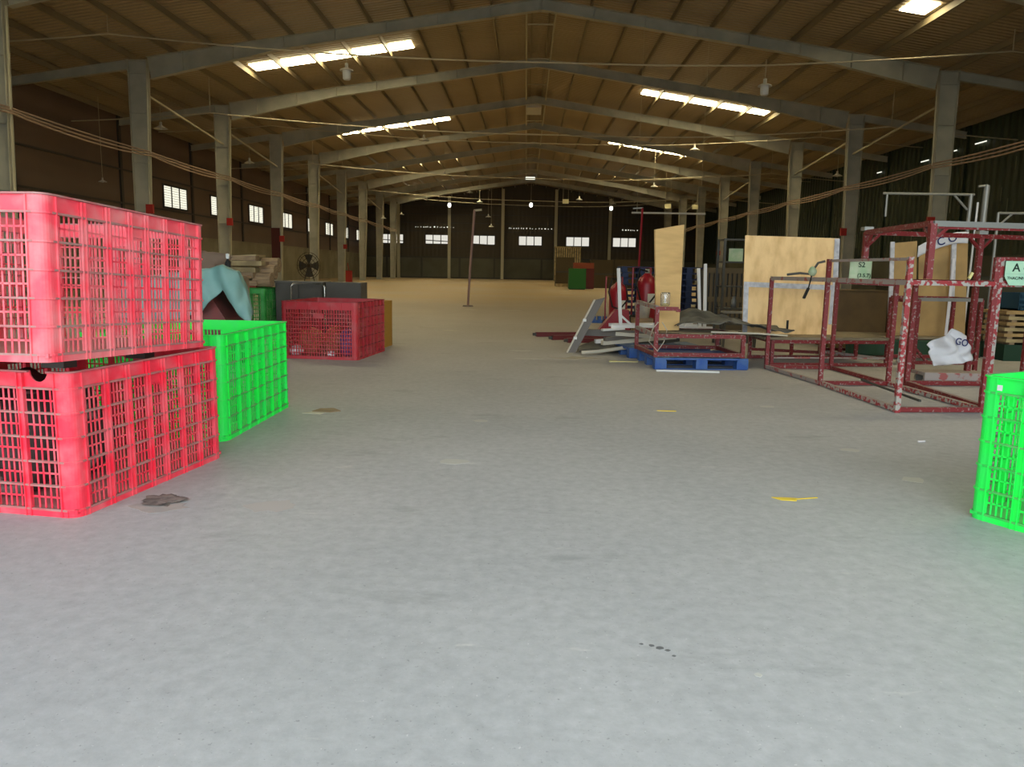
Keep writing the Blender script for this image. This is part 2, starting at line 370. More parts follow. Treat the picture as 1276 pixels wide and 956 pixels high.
for y in (43.7, 50.0, 56.7, 63.9, 71.2, 77.7, 84.8, 91.6):
    window('l', XL, y, 4.85, 2.9, 1.2, 'x', M['window'])
for i, px in enumerate((490, 545.5, 602.5, 660, 718, 775)):
    r = window('b', (px-655)*94/957+0.0, YB, 4.62, 2.8, 1.12, 'y', M['window_far'])
    if i in (0, 1, 2):
        b_ = MB(); b_.bar((-1.5, -0.14, -0.1 if i < 2 else -0.45), (1.5, -0.14, -0.25 if i < 2 else -0.6), 0.06, 0.1); b_.build('broken_rail', M['mullion'], r)
# slits of daylight above the far windows
for a, b in ((519, 566), (634, 690), (772, 790)):
    x0 = (a-655)*94/957; x1 = (b-655)*94/957; s_ = MB(); x = x0
    while x < x1:
        wd = random.choice((0.05, 0.08, 0.16)); s_.box(x, x+wd, YB-0.12, YB-0.09, 6.02, 6.02+random.choice((0.06, .1, .14))); x += wd+random.uniform(0.12, 0.35)
    s_.build('daylight_gap', M['leak'], back)
s_ = MB()
for y, z, ln in ((41.2, 7.15, 1.6), (38.6, 7.25, .5), (36.2, 7.3, 1.8), (46.5, 7.2, 1.2)): s_.box(XR-0.1, XR-0.08, y, y+ln*0.5, z, z+0.05)
s_.build('daylight_gap', M['leak'], right)
s_ = MB()
for k in range(46):
    y = random.uniform(27, 62); z = random.uniform(2.6, 6.2); s_.box(XR-0.02, XR-0.005, y, y+0.05, z, z+random.uniform(0.3, 0.9))  # streaks of leaked daylight on the green sheet, painted as pale strips
s_.build('leak_light_streak', mat('painted_leak_light', (0.22, 0.24, 0.16), 0.5), right)

# skylights: strips of translucent sheet across each slope, split by the purlins
sky_spots = [(-1, y) for y in (17.9, 34.0, 50.0, 66.0, 82.0)] + [(1, y) for y in (9.7, 25.7, 42.0, 58.0, 74.0)]  # nearest one on each slope is out of view, added to light the middle floor
for sgn, y in sky_spots:
    one = (y == 25.7)
    wn += 1; r = empty('window_%d' % wn, '', ''); del r['label']; del r['category']; r['kind'] = 'structure'
    a, b = (-11.8, -4.9) if sgn < 0 else ((11.7, 12.6) if one else (5.85, 12.5))
    r.location = ((a+b)/2, y, roofz((a+b)/2)-0.02)
    xs = sorted([X0+sgn*(0.35+1.5*k) for k in range(14)]); xs = [x for x in xs if a+0.2 < x < b-0.2]; ed = [a]+xs+[b]
    for p, q in zip(ed[:-1], ed[1:]):
        p += 0.05; q -= 0.05; ox, oz = r.location.x, r.location.z
        MB().hexa([(p-ox, -0.5, roofz(p)-0.03-oz), (q-ox, -0.5, roofz(q)-0.03-oz), (q-ox, 0.5, roofz(q)-0.03-oz), (p-ox, 0.5, roofz(p)-0.03-oz),
                   (p-ox, -0.5, roofz(p)-0.01-oz), (q-ox, -0.5, roofz(q)-0.01-oz), (q-ox, 0.5, roofz(q)-0.01-oz), (p-ox, 0.5, roofz(p)-0.01-oz)]).build('pane', M['skylight'], r)

# ------------------------------------------------------------ portal frames
def ibeam(mb, a, b, ha, hb, fl=0.24, ft=0.02, side=(0, 1, 0)):
    """tapered I section from a to b (top line), depth ha/hb measured along the normal"""
    a = Vector(a); b = Vector(b); d = (b-a).normalized(); s = Vector(side); nrm = d.cross(s).normalized()
    if nrm.z > 0.2 or (abs(nrm.z) < 0.2 and nrm.x*a.x > 0 and False): nrm = -nrm
    def slab(p0, p1, q0, q1, wd):
        o = s*wd/2; mb.hexa([p0-o, p1-o, p1+o, p0+o, q0-o, q1-o, q1+o, q0+o])
    A2, B2 = a+nrm*ha, b+nrm*hb
    slab(a, b, a+nrm*ft, b+nrm*ft, fl); slab(A2-nrm*ft, B2-nrm*ft, A2, B2, fl); slab(a, b, A2, B2, 0.05)
    return nrm
ords = ['nearest', 'second nearest', 'third nearest', 'fourth nearest', 'fifth nearest', 'sixth nearest', 'seventh nearest', 'eighth nearest', 'farthest']
HB = 14.67
lab_extra = ['left column cut by the picture edge', 'columns behind crate stack and racks', 'just behind the first long left skylight',
             'fourth column pair back', 'midway down the hall', 'under the second pair of skylights', 'its columns seen slim in the distance', 'near the last left skylight', 'its left column in front of the end wall']
for i in range(9):
    y = 21.9+8*i
    fo = empty('portal_frame', 'grey portal frame, %s from camera, %s' % (ords[i], lab_extra[i]), 'steel frame', (X0, y, 0), 0, 'portal frames of the hall')
    for sgn in (-1, 1):
        c = MB(); xo = sgn*(HB+0.72); xi_t = sgn*HB; xi_b = sgn*(HB+0.25)
        zt = roofz(X0+xo)-0.31; zi = 8.25
        for (ta, tb, ba, bb, wd) in ((xo-sgn*.02, xo, xo-sgn*.02, xo, .26), (xi_t, xi_t+sgn*.02, xi_b, xi_b+sgn*.02, .26), (xi_t, xo, xi_b, xo, 0.05)):
            c.hexa([(ba, -wd/2, 0), (bb, -wd/2, 0), (bb, wd/2, 0), (ba, wd/2, 0), (ta, -wd/2, zt), (tb, -wd/2, zt), (tb, wd/2, zt), (ta, wd/2, zt)])
        for z in (1.4, 3.2, 5.0, 6.8, zi, zt-0.02):
            t = z/zt; xi = xi_b+(xi_t-xi_b)*t; c.box(min(xi, xo), max(xi, xo), -0.12, 0.12, z-0.012, z+0.012)
        c.box(min(xo, xi_b)-.05, max(xo, xi_b)+.05, -0.18, 0.18, 0, 0.03)
        co = c.build('column', M['frame'], fo)
        p = MB(); xp = xi_t-sgn*0.07; p.tube([(xi_b-sgn*0.07, -0.1, 0.02), (xp, -0.1, zi-0.2)], 0.035, 8); p.build('downpipe', M['conduit'], co)
        # rafter: deep at the column, shallow to mid-span
        rf = MB(); segs = [(sgn*(HB-0.0), 0.80), (sgn*9.5, 0.42), (sgn*0.02, 0.40)]
        for (xa, ha), (xb, hb) in zip(segs[:-1], segs[1:]):
            a = (xa, 0, roofz(X0+xa)-0.31); b = (xb, 0, roofz(X0+xb)-0.31)
            ibeam(rf, a, b, ha, hb)
        for k in range(9):
            x = sgn*(0.02+1.9*k); 
            if abs(x) > HB: continue
            h = 0.40 if abs(x) < 9.5 else 0.42+0.38*(abs(x)-9.5)/5.2
            zz = roofz(X0+x)-0.31; rf.box(x-0.012, x+0.012, -0.13, 0.13, zz-h-0.02, zz)
        rf.build('rafter', M['frame'], fo)
        r2 = MB(); a = (xo, 0, roofz(X0+xo)-0.31); xe = (XL if sgn < 0 else XR)-X0; b = (xe, 0, roofz(X0+xe)-0.31)
        ibeam(r2, a, b, 0.34, 0.30, 0.16); r2.build('outer_rafter', M['frame'], fo)
        if i in (1, 2, 4, 6):   # knee brace rods to the next bay
            br = MB(); br.bar((sgn*(HB+0.3), 0.1, 7.6), (sgn*(HB+0.3), 7.9, 6.9), 0.07, 0.07); br.build('bay_brace', M['conduit'], fo)
        if i in (1, 2, 3, 5):
            rb = MB(); zz = 3.1 if i < 3 else 2.6; xx = sgn*(HB+0.1); rb.box(xx-0.14, xx+0.14, -0.24, -0.13, zz, zz+0.35); rb.build('alarm_box', M['red_box'], fo)
        if i == 3 and sgn < 0:
            rb = MB(); rb.box(xo-.02, xi_b+.02, -0.14, -0.12, 1.4, 3.4); rb.build('warning_paint', mat('dark_red_paint', (0.09, 0.02, 0.015), 0.7), fo)
# gable posts
for i, (px, kk) in enumerate(((498, 'leftmost'), (560.5, 'second from left'), (626, 'middle'), (691, 'second from right'), (757, 'rightmost'))):
    x = (px-655)*93/957; o = MB().box(-0.17, 0.17, -0.10, 0.10, 0, roofz(x)-0.3).box(-0.25, 0.25, -0.18, 0.18, 0, 0.03).build('gable_post', M['conduit']); o.location = (x, 93.0, 0)
    tag(o, 'slim grey steel post before the far wall, %s of five' % kk, 'post', 'posts along the far wall')
# ridge vent
o = MB().box(-0.45, 0.45, 0, 2.2, -0.35, 0).build('ridge_ventilator', M['lamp']); o.location = (X0-0.1, 47.0, 11.0); tag(o, 'pale box ventilator hanging under the roof ridge', 'ventilator')
o = MB().box(-0.5, 0.5, 0, 0.3, -0.25, 0).build('ridge_opening', M['leak']); o.location = (X0-0.1, 83.0, 10.85); tag(o, 'bright gap of daylight under the ridge near the far end', 'vent opening')
rd = MB()
for x in (-0.55, 0.55): rd.tube([(x, 0, 0), (x, 60, 0)], 0.04)
for k in range(12): rd.tube([(-0.55, k*5+2, 0), (0.55, k*5+2, 0)], 0.03)
o = rd.build('ridge_pipe_run', M['conduit']); o.location = (X0, 30.2, 10.85); tag(o, 'pair of thin pipes running lengthwise under the ridge', 'pipe')

# ------------------------------------------------------------ overhead wires, cables, lamps
def sagged(a, b, sag, n=12):
    a = Vector(a); b = Vector(b); return [a.lerp(b, t/n)-Vector((0, 0, sag*4*(t/n)*(1-t/n))) for t in range(n+1)]
def polysag(pts, sag):
    out = []
    for a, b in zip(pts[:-1], pts[1:]): out += sagged(a, b, sag)[:-1]
    return out+[Vector(pts[-1])]
wl = ['nearest', 'second', 'third', 'fourth', 'fifth', 'sixth', 'seventh']
for i, y in enumerate((25.9, 33.9, 41.9, 49.9, 57.9, 65.9, 81.9)):
    zz = 8.75; wpts = [(XL+0.1, y, 8.1), (-13.6, y, 8.52), (-5.9, y, 7.98), (1.0, y, 7.82), (7.5, y, 7.82), (15.3, y, 8.35), (XR-0.1, y, 7.9)]
    if i % 2: wpts = [(x, yy, z-0.9) for x, yy, z in wpts]
    o = MB().tube(polysag(wpts, 0.04), 0.026, 6)
    wo = empty('overhead_wire', 'thin wire strung across the hall under the roof, %s from the camera' % wl[i], 'wire', (0, 0, 0), 0, 'wires strung across the hall')
    o.build('wire_run', M['wire'], wo)
    for (x, _, z) in (wpts[1], wpts[5]): MB().tube([(x, y, z), (x, y, roofz(x)-0.1)], 0.016, 6).build('hanger', M['wire'], wo)

def lamp(kind, label, x, y, z, s=1.0, top=None, group='pendant lamps'):
    s *= 0.72; r = empty('pendant_lamp', label, 'lamp', (x, y, z), 0, group)
    top = top if y in (25.9, 41.9, 33.9, 49.9, 57.9, 65.9, 81.9) else roofz(x)+0.02
    MB().tube([(0, 0, 0.32*s), (0, 0, max(top-z, 0.5))], 0.012, 6).build('cord', M['wire'], r)
    MB().lathe([(0.02*s, .34*s), (0.07*s, .33*s), (0.075*s, .16*s), (0.1*s, .14*s)], n=14).build('cap', M['lamp'], r, True)
    if kind == 'bell':
        MB().lathe([(0.07*s, .18*s), (0.12*s, .12*s), (0.34*s, .0), (0.36*s, -.02*s), (0.35*s, -.03*s), (0.32*s, 0)], n=22).build('lamp_shade', M['lamp'], r, True)
        MB().lathe([(0.0, -.09*s), (0.05*s, -.07*s), (0.06*s, 0.02*s), (0.03*s, .1*s)], n=12).build('bulb', M['glass'], r, True)
    else:
        MB().lathe([(0.08*s, .16*s), (0.26*s, .08*s), (0.28*s, .03*s), (0.17*s, .05*s)], n=22).build('lamp_shade', M['lamp'], r, True)
        MB().lathe([(0.16*s, .06*s), (0.17*s, -.05*s), (0.16*s, -.27*s), (0.12*s, -.32*s), (0.0, -.33*s)], n=22).build('lamp_globe', M['glass'], r, True)
    return r
lamp('jar', 'jar-shaped glass pendant lamp hanging in front of the first long left skylight', -5.9, 25.9, 7.45, 1.1, 8.1)
lamp('jar', 'jar-shaped glass pendant lamp hanging above the right skylights, nearest on that side', 7.55, 25.9, 7.15, 1.1, 8.0)
lamp('bell', 'white bell lamp beside the second left column, high over the red crate stack', -15.75, 33.9, 6.95, 1.1, 7.8)
lamp('bell', 'small bell lamp against the dark left wall, above the crate stack', -19.0, 35.0, 4.8, .7, 5.4)
lamp('bell', 'white bell lamp between the third and fourth left columns, under a sloping roof beam', -14.8, 41.9, 6.6, 1.0, 8.0)
lamp('bell', 'white bell lamp in front of the fifth left column', -15.0, 55.5, 7.1, 1.1, 8)
lamp('bell', 'bell lamp below the second left skylight', -5.5, 41.9, 7.9, 1.1, 8.2)
lamp('bell', 'bell lamp below the third left skylight', -6.1, 58.0, 8.0, 1.1, 8.3)
lamp('bell', 'bell lamp over the far end of the hall, next above the leaning pole top', -5.4, 74.0, 8.3, 1.2, 10.27)
lamp('bell', 'bell lamp directly at the tip of the leaning pole', -5.0, 83.0, 8.2, 1.2, 10.33)
lamp('bell', 'bell lamp just right of the leaning pole, above the third far window', -4.3, 88.0, 7.0, 1.2, 10.44)
lamp('bell', 'bell lamp low over the far middle, right of the leaning pole', -3.7, 82.0, 5.6, 1.1, 10.53)
lamp('bell', 'bell lamp hanging from the second wire on the right, above the right columns', 8.75, 41.9, 7.6, 1.1, 8.1)
lamp('bell', 'bell lamp below the third right skylight', 9.3, 58.0, 7.4, 1.1, 8.0)
lamp('bell', 'bell lamp between the two nearest right columns', 16.3, 41.9, 6.4, 1.0, 8)
lamp('bell', 'bell lamp between the second and third right columns, lower down', 18.2, 54.0, 6.4, 1.0, 8.46)
lamp('bell', 'bell lamp hanging over the fifth far window', 4.9, 74.0, 7.8, 1.2, 10.47)
lamp('bell', 'bell lamp over the sixth far window, left of the bright bulb', 9.2, 84.0, 8.3, 1.2, 9.82)
lamp('bell', 'small bell lamp left of the far columns on the left side', -13.6, 85.0, 6.9, 1.0, 9.04)
lamp('bell', 'small bell lamp in front of the farthest left column', -13.0, 71.0, 5.6, 1.0, 9.13)
# lit bulbs at the far end
for px, py, lb in ((560.5, 258, 'bright lit bulb high on the far wall, left one'), (660, 258, 'bright lit bulb high on the far wall, middle one'), (757.5, 262, 'bright lit bulb high on the far wall, right one')):
    x = (px-655)*90/957; z = 1.25+(335.5+(px-655)*.0175-py)*90/957
    r = empty('lit_lamp', lb, 'lamp', (x, 90, z), 0, 'lit lamps at the far end')
    MB().lathe([(0, -.28), (0.16, -.22), (0.2, 0), (0.14, .2), (0, .24)], n=14).build('bulb', M['bulb'], r, True)
    MB().tube([(0, 0, .22), (0, 0, roofz(x)-z)], 0.02, 6).build('cord', M['wire'], r)
for px, py, lb in ((702, 254, 'small pale hanging board over the far hall, left of three'), (826, 260, 'small pale hanging board over the far hall, middle of three'), (859, 261, 'small pale hanging board over the far hall, right of three')):
    x = (px-655)*62/957; z = 1.25+(335.5+(px-655)*.0175-py)*62/957
    r = empty('hanging_board', lb, 'sign', (x, 62, z), 0, 'pale boards hanging over the hall')
    MB().box(-0.24, 0.24, -0.02, 0.02, -0.17, 0.17).build('board', mat('cream_board', (0.75, 0.68, 0.4), 0.5), r)  # plain cream board colour
    MB().tube([(-.2, 0, .15), (-.2, 0, roofz(x)-z-.1)], 0.012, 6).tube([(.2, 0, .15), (.2, 0, roofz(x)-z-.1)], 0.012, 6).build('hanger', M['wire'], r)
# cable bundles clipped along the columns
for sgn, lb in ((-1, 'bundle of brown cables sagging from column to column along the left row'), (1, 'bundle of brown cables sagging from column to column along the right row')):
    r = empty('cable_bundle', lb, 'cable', (0, 0, 0))
    for q in range(3):
        pts = [(X0+sgn*(HB+0.02)-sgn*0.05*q, 13.9+8*i-0.2, 5.42-0.012*i-0.08*q) for i in range(10)]
        MB().tube(polysag(pts, 0.05+0.05*q), 0.028, 6).build('cable', M['cable'], r)
r = MB().tube([(16.35, 25.9, 8.4), (16.6, 25.9, 3.2), (16.7, 25.9, 1.4)], 0.035, 8).build('drop_pipe', M['galv']); tag(r, 'thin pale pipe hanging from the wire at the right edge of the picture', 'pipe')
# leaning lamp pole in the aisle
r = empty('leaning_pole', 'slim leaning pole with a short arm standing alone on the open floor', 'pole', (-1.88, 25.4, 0))
MB().tube([(0, 0, 0.03), (0.06, 0, 1.2), (0.19, 0, 3.12)], 0.04, 10).build('pole_shaft', mat('pinkish_pole', (0.27, 0.17, 0.15), 0.6), r)
MB().bar((0.17, 0, 3.10), (0.42, 0, 3.13), 0.06, 0.06).build('arm', M['conduit'], r)
MB().lathe([(0.0, 0.04), (0.16, 0.04), (0.18, 0.0)], n=16).build('foot', M['dirt'], r)

# ------------------------------------------------------------ plastic crates
def xf(side, L, W):
    if side == 0: return Matrix.Translation((0, -W/2, 0))
    if side == 1: return Matrix.Translation((L/2, 0, 0)) @ Matrix.Rotation(math.pi/2, 4, 'Z')
    if side == 2: return Matrix.Translation((0, W/2, 0)) @ Matrix.Rotation(math.pi, 4, 'Z')
    return Matrix.Translation((-L/2, 0, 0)) @ Matrix.Rotation(-math.pi/2, 4, 'Z')
CR = 0.055     # corner radius
def ribbed(wd, H, panels, notch=False):
    """side lattice in x (along) / y (-out) / z; its outer skin near y = 0. Returns lattice, ribs"""
    m = MB(); rb = MB(); cw = 0.085; band = 0.085; tot = sum(panels); inner = wd-2*cw; zb = 0.035; zt = H-band; hw = wd/2-CR
    m.box(-hw, hw, 0.0, 0.03, 0.0, zb)
    if notch:
        c0 = hw-0.12; m.box(-hw, c0-.05, 0.012, 0.02, zt, H); m.box(c0+.05, hw, 0.012, 0.02, zt, H)
        n0 = [(c0+0.05*math.cos(math.pi+math.pi*k/8), 0.012, H+0.055*math.sin(math.pi+math.pi*k/8)) for k in range(9)]
        m.prism(n0+[(c0+.05, .012, zt), (c0-.05, .012, zt)], (0, .008, 0))
    else: m.box(-hw, hw, 0.012, 0.02, zt, H)
    for s in (-1, 1):
        a, b = sorted((s*hw, s*(inner/2))); m.box(a, b, 0.004, 0.014, 0, H)
        m.box(s*inner/2-.004, s*inner/2+.004, -0.004, 0.02, 0.0, H-0.01)
    x = -inner/2; rows = 5
    for k in range(rows+1):
        z = zb+(zt-zb)*k/rows; rb.box(-hw, hw, -0.003, 0.016, z-0.005, z+0.005)
        if k < rows: zm = z+(zt-zb)/rows/2; m.box(-inner/2, inner/2, 0.012, 0.016, zm-0.0045, zm+0.0045)
    for i, p in enumerate(panels):
        pw = inner*p/tot; a, b = x, x+pw
        if i > 0:
            m.box(a-0.017, a+0.017, 0.004, 0.016, 0, H-0.012); m.box(a-0.017, a-0.012, -.006, .01, 0, H-.012); m.box(a+0.012, a+0.017, -.006, .01, 0, H-.012)
        g0, g1 = a+(0.017 if i else 0), b-(0.017 if i < len(panels)-1 else 0); ns = 5 if p >= .9 else 4
        for k in range(1, ns):
            xx = g0+(g1-g0)*k/ns; m.box(xx-0.0042, xx+0.0042, 0.012, 0.016, zb, zt)
        if p < 0.9: m.box(a, b, 0.010, 0.02, zt-0.055, zt)
        x = b
    return m, rb
def corner(H):
    """quarter round corner post, centre of curvature at the origin, bulging to +x -y"""
    m = MB(); rb = MB(); n = 6
    def arc(mb, r0, r1, z0, z1):
        pts = [(r1*math.cos(-k*math.pi/2/n), r1*math.sin(-k*math.pi/2/n), z0) for k in range(n+1)]+[(r0*math.cos(-k*math.pi/2/n), r0*math.sin(-k*math.pi/2/n), z0) for k in range(n, -1, -1)]
        mb.prism(pts, (0, 0, z1-z0))
    arc(m, CR-.014, CR-.004, 0, H-.001)
    for k in range(6): z = 0.035+(H-.085-.035)*k/5; arc(rb, CR-.014, CR+.003, z-.005, z+.005)
    return m, rb
def meshed(wd, H):
    m = MB(); cw = 0.07; zb = 0.035; zt = H-0.11
    m.box(-wd/2+CR, wd/2-CR, 0, 0.03, 0, zb); m.box(-wd/2+CR, wd/2-CR, 0.01, 0.022, zt, H)
    for s in (-1, 1):
        a, b = sorted((s*(wd/2-CR), s*(wd/2-cw-.01))); m.box(a, b, 0.0, 0.022, 0, H)
    for k in range(1, 6): x = -wd/2+cw+(wd-2*cw)*k/6; m.box(x-0.006, x+0.006, 0.0, 0.02, zt, H)
    iw = wd-2*cw
    for k in range(1, 26): x = -iw/2+iw*k/26; m.box(x-0.0055, x+0.0055, 0.008, 0.02, zb, zt)
    for k in range(1, 12): z = zb+(zt-zb)*k/12; m.box(-iw/2, iw/2, 0.0, 0.02, z-0.0055, z+0.0055)
    return m
RIBS = {'red_crate_plastic': mat('dusty_rib', (0.50, 0.10, 0.11), .6, col2=(0.42, 0.22, 0.20), scale=12, lo=.35, hi=.7, dust=(.40, .28, .25)), 'dusty_red_crate_plastic': mat('very_dusty_rib', (0.50, 0.13, 0.14), .6, col2=(0.42, 0.24, 0.22), scale=12, lo=.3, hi=.65, dust=(.42, .32, .28)),
        'green_crate_plastic': mat('green_rib', (0.02, 0.58, 0.07), .5, col2=(0.16, 0.42, 0.15), scale=12, lo=.4, hi=.7, dust=(.22, .36, .18)), 'dull_red_crate_plastic': mat('dull_rib', (0.30, 0.04, 0.045), .6)}
def crate(label, loc, rz, L, W, H, m, mesh_side=None, notch_side=None, tilt=None, group=None, band=None):
    r = empty('plastic_crate', label, 'crate', loc, rz, group)
    if tilt: r.rotation_euler = (tilt[0], tilt[1], rz)
    rm_ = RIBS.get(m.name, m)
    for s in range(4):
        wd = L if s in (0, 2) else W
        pans = [1, 1, 1, .8, 1, 1, 1] if wd > 1.15 else [1.15, 1.15, .85, 1.15, 1.15]
        mb, rb = (meshed(wd, H), None) if s == mesh_side else ribbed(wd, H, pans, s == notch_side)
        mt = xf(s, L, W); mb.v = [tuple(mt @ Vector(v)) for v in mb.v]
        sp = mb.build('side_panel', m, r)
        if rb: rb.v = [tuple(mt @ Vector(v)) for v in rb.v]; rb.build('rib_band', rm_, sp)
        cm, cr_ = corner(H); mt2 = mt @ Matrix.Translation((wd/2-CR, CR, 0))
        cm.v = [tuple(mt2 @ Vector(v)) for v in cm.v]; cr_.v = [tuple(mt2 @ Vector(v)) for v in cr_.v]
        if s != mesh_side: nb_ = len(cm.v); cm.v += cr_.v; cm.f += [tuple(i_+nb_ for i_ in f_) for f_ in cr_.f]
        cm.build('corner_post', m, r)
        if s == mesh_side:
            h = MB(); h.box(-0.075, 0.075, -0.008, 0.01, H-0.225, H-0.16); h.v = [tuple(mt @ Vector(v)) for v in h.v]; h.build('handle_plate', m, sp, label='solid hand plate below the rim')
    b = MB(); b.box(-L/2+.01, L/2-.01, -W/2+.01, W/2-.01, 0.02, 0.04)
    for q in range(5): x = -L/2+L*(q+.5)/5; b.box(x-0.03, x+0.03, -W/2+.02, W/2-.02, 0.0, 0.03)
    b.build('base', m, r)
    def rring(o, t, z0, z1, gap=None):
        mb = MB(); n = 6; hx, hy = L/2+o-CR, W/2+o-CR
        def pth(r): 
            out = []
            for (cx_, cy_, a0) in ((hx, -hy, -90), (hx, hy, 0), (-hx, hy, 90), (-hx, -hy, 180)):
                out += [(cx_+r*math.cos(math.radians(a0+90*k/n)), cy_+r*math.sin(math.radians(a0+90*k/n))) for k in range(n+1)]
            return out
        A_, B_ = pth(CR), pth(CR-t); N = len(A_)
        for k in range(N):
            j = (k+1) % N
            if gap is not None and k == N-1:      # front edge, left open at the hand notch
                g0 = L/2-CR-.12-.05; g1 = g0+.10
                for (p, q) in ((-hx, g0), (g1, hx)): mb.box(p, q, A_[0][1], B_[0][1], z0, z1)
                continue
            mb.hexa([(*A_[k], z0), (*A_[j], z0), (*B_[j], z0), (*B_[k], z0), (*A_[k], z1), (*A_[j], z1), (*B_[j], z1), (*B_[k], z1)])
        return mb
    rring(.003, .024, H-.008, H, notch_side).build('rim', rm_ if 'red' in m.name else m, r)
    return r
def place(label, corner, ang, L, W, H, m, z=0, **kw):
    """corner = near right-hand bottom corner (as seen), its long side W running away at ang from +Y"""
    a = ang; ux = Vector((math.cos(a), math.sin(a), 0)); uy = Vector((-math.sin(a), math.cos(a), 0))
    c = Vector((corner[0], corner[1], 0))-ux*L/2+uy*W/2
    return crate(label, (c.x, c.y, z), a, L, W, H, m, **kw)
# local x = across (toward the left of the picture), local y = away
A1 = -math.atan2(0.201, 1.234)
low = place('large red slatted plastic crate on the floor at left, lower of the stack of two', (-2.17, 3.59), A1, 1.05, 1.31, 0.725, M['red_plastic'], notch_side=0)
A2 = -math.atan2(0.12, 1.38)
topc = place('large dusty pinkish red plastic crate on top of another red crate at left', (-2.145, 3.41), A2, 1.05, 1.44, 0.76, M['red_plastic_pale'], z=0.760, tilt=(-math.radians(2.6), 0))
for (x, y, z) in ((-2.35, 3.75, 0.70), (-2.95, 3.8, 0.70), (-2.3, 4.55, 0.70), (-2.9, 4.6, 0.70)):
    pass
topc_feet = [(-0.3, -0.35), (0.3, -0.35), (-0.3, 0.35), (0.3, 0.35)]
for x, y in topc_feet: MB().box(x-0.06, x+0.06, y-0.05, y+0.05, -0.055, 0.0).build('foot', M['dark_metal'], topc)
grn = place('bright green slatted plastic crate standing right behind the red crate stack', (-2.10, 5.29), math.radians(-0.5), 1.03, 1.46, 0.76, M['green_plastic'])
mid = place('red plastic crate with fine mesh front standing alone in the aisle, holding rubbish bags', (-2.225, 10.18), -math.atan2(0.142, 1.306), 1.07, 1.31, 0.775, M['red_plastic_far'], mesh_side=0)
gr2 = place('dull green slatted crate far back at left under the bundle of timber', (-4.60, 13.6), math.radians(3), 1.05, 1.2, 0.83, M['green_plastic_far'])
rg = crate('bright green plastic crate cut off by the right edge of the picture', (2.40+0.60, 3.93+0.42, 0), math.radians(-62), 1.2, 1.03, 0.755, M['green_plastic'])
# put its left corner where the photograph shows it
L_, W_ = 1.2, 1.03; a_ = math.radians(-61); 
cx = Vector((2.352, 3.95, 0)); ux = Vector((math.cos(a_), math.sin(a_), 0)); uy = Vector((-math.sin(a_), math.cos(a_), 0))
rg.location = cx+ux*L_/2+uy*W_/2; rg.rotation_euler = (0, 0, a_)
tg = MB().box(-0.012, 0.012, -0.002, 0.002, -0.014, 0.014).build('label_tag', M['bag_white'], rg); tg.location = (-L_/2+0.10, -W_/2-0.004, 0.70)
# rubbish inside
def bag(name, label, cat, loc, rad, m, sx=1, sy=1, sz=1, seed=1, amp=.3):
    o = MB().blob((0, 0, rad*sz*0.7), rad, sx, sy, sz, seed, amp).build(name, m, None, True); o.location = loc; return tag(o, label, cat)
bag('rubbish_sack', 'dark grimy sack of scraps seen through the slots of the lower red crate', 'sack', (-2.75, 4.15, 0.045), 0.36, M['bag_dark'], 1.05, 1.4, .95, 3, .18)
bag('rubbish_bag', 'orange brown bag inside the mesh-front red crate, left side', 'bag', (-2.95, 10.55, 0.045), 0.19, M['bag_orange'], 1.0, .8, 1.1, 5)
bag('rubbish_bag', 'orange brown bag inside the mesh-front red crate, toward its middle', 'bag', (-2.62, 10.55, 0.045), 0.15, M['bag_orange'], .9, .8, 1.5, 8)
bag('rubbish_bag', 'purple plastic bag inside the mesh-front red crate at its right end', 'bag', (-2.40, 10.42, 0.045), 0.13, M['bag_purple'], .9, .7, 1.7, 9)
bag('rubbish_bag', 'small white bag at the bottom middle of the mesh-front red crate', 'bag', (-2.60, 10.28, 0.045), 0.05, M['bag_white'], 1.2, 1, .8, 11)
bag('rubbish_bag', 'grey white bag at the lower left of the mesh-front red crate', 'bag', (-3.1, 10.38, 0.045), 0.085, M['bag_white'], 1.1, 1, .9, 12)
# yellow crate behind the mesh-front crate
r = empty('yellow_crate', 'ochre yellow plastic crate peeking out behind the mesh-front red crate', 'crate', (-2.42, 12.15, 0), -0.1)
yb = MB()
for k in range(9): yb.box(-0.26+k*0.06, -0.235+k*0.06, -0.22, -0.2, 0.03, 0.7)
for z in (0, 0.17, 0.34, 0.51, 0.68): yb.box(-0.27, 0.27, -0.23, -0.2, z, z+0.04)
yb.box(0.24, 0.27, -0.2, 0.2, 0, 0.72).box(-0.27, -0.24, -0.2, 0.2, 0, 0.72).box(-0.27, 0.27, 0.18, 0.21, 0, 0.72).build('side_panel', M['ochre'], r)
MB().box(-0.25, 0.25, -0.2, 0.2, 0.0, 0.03).build('base', M['ochre'], r)

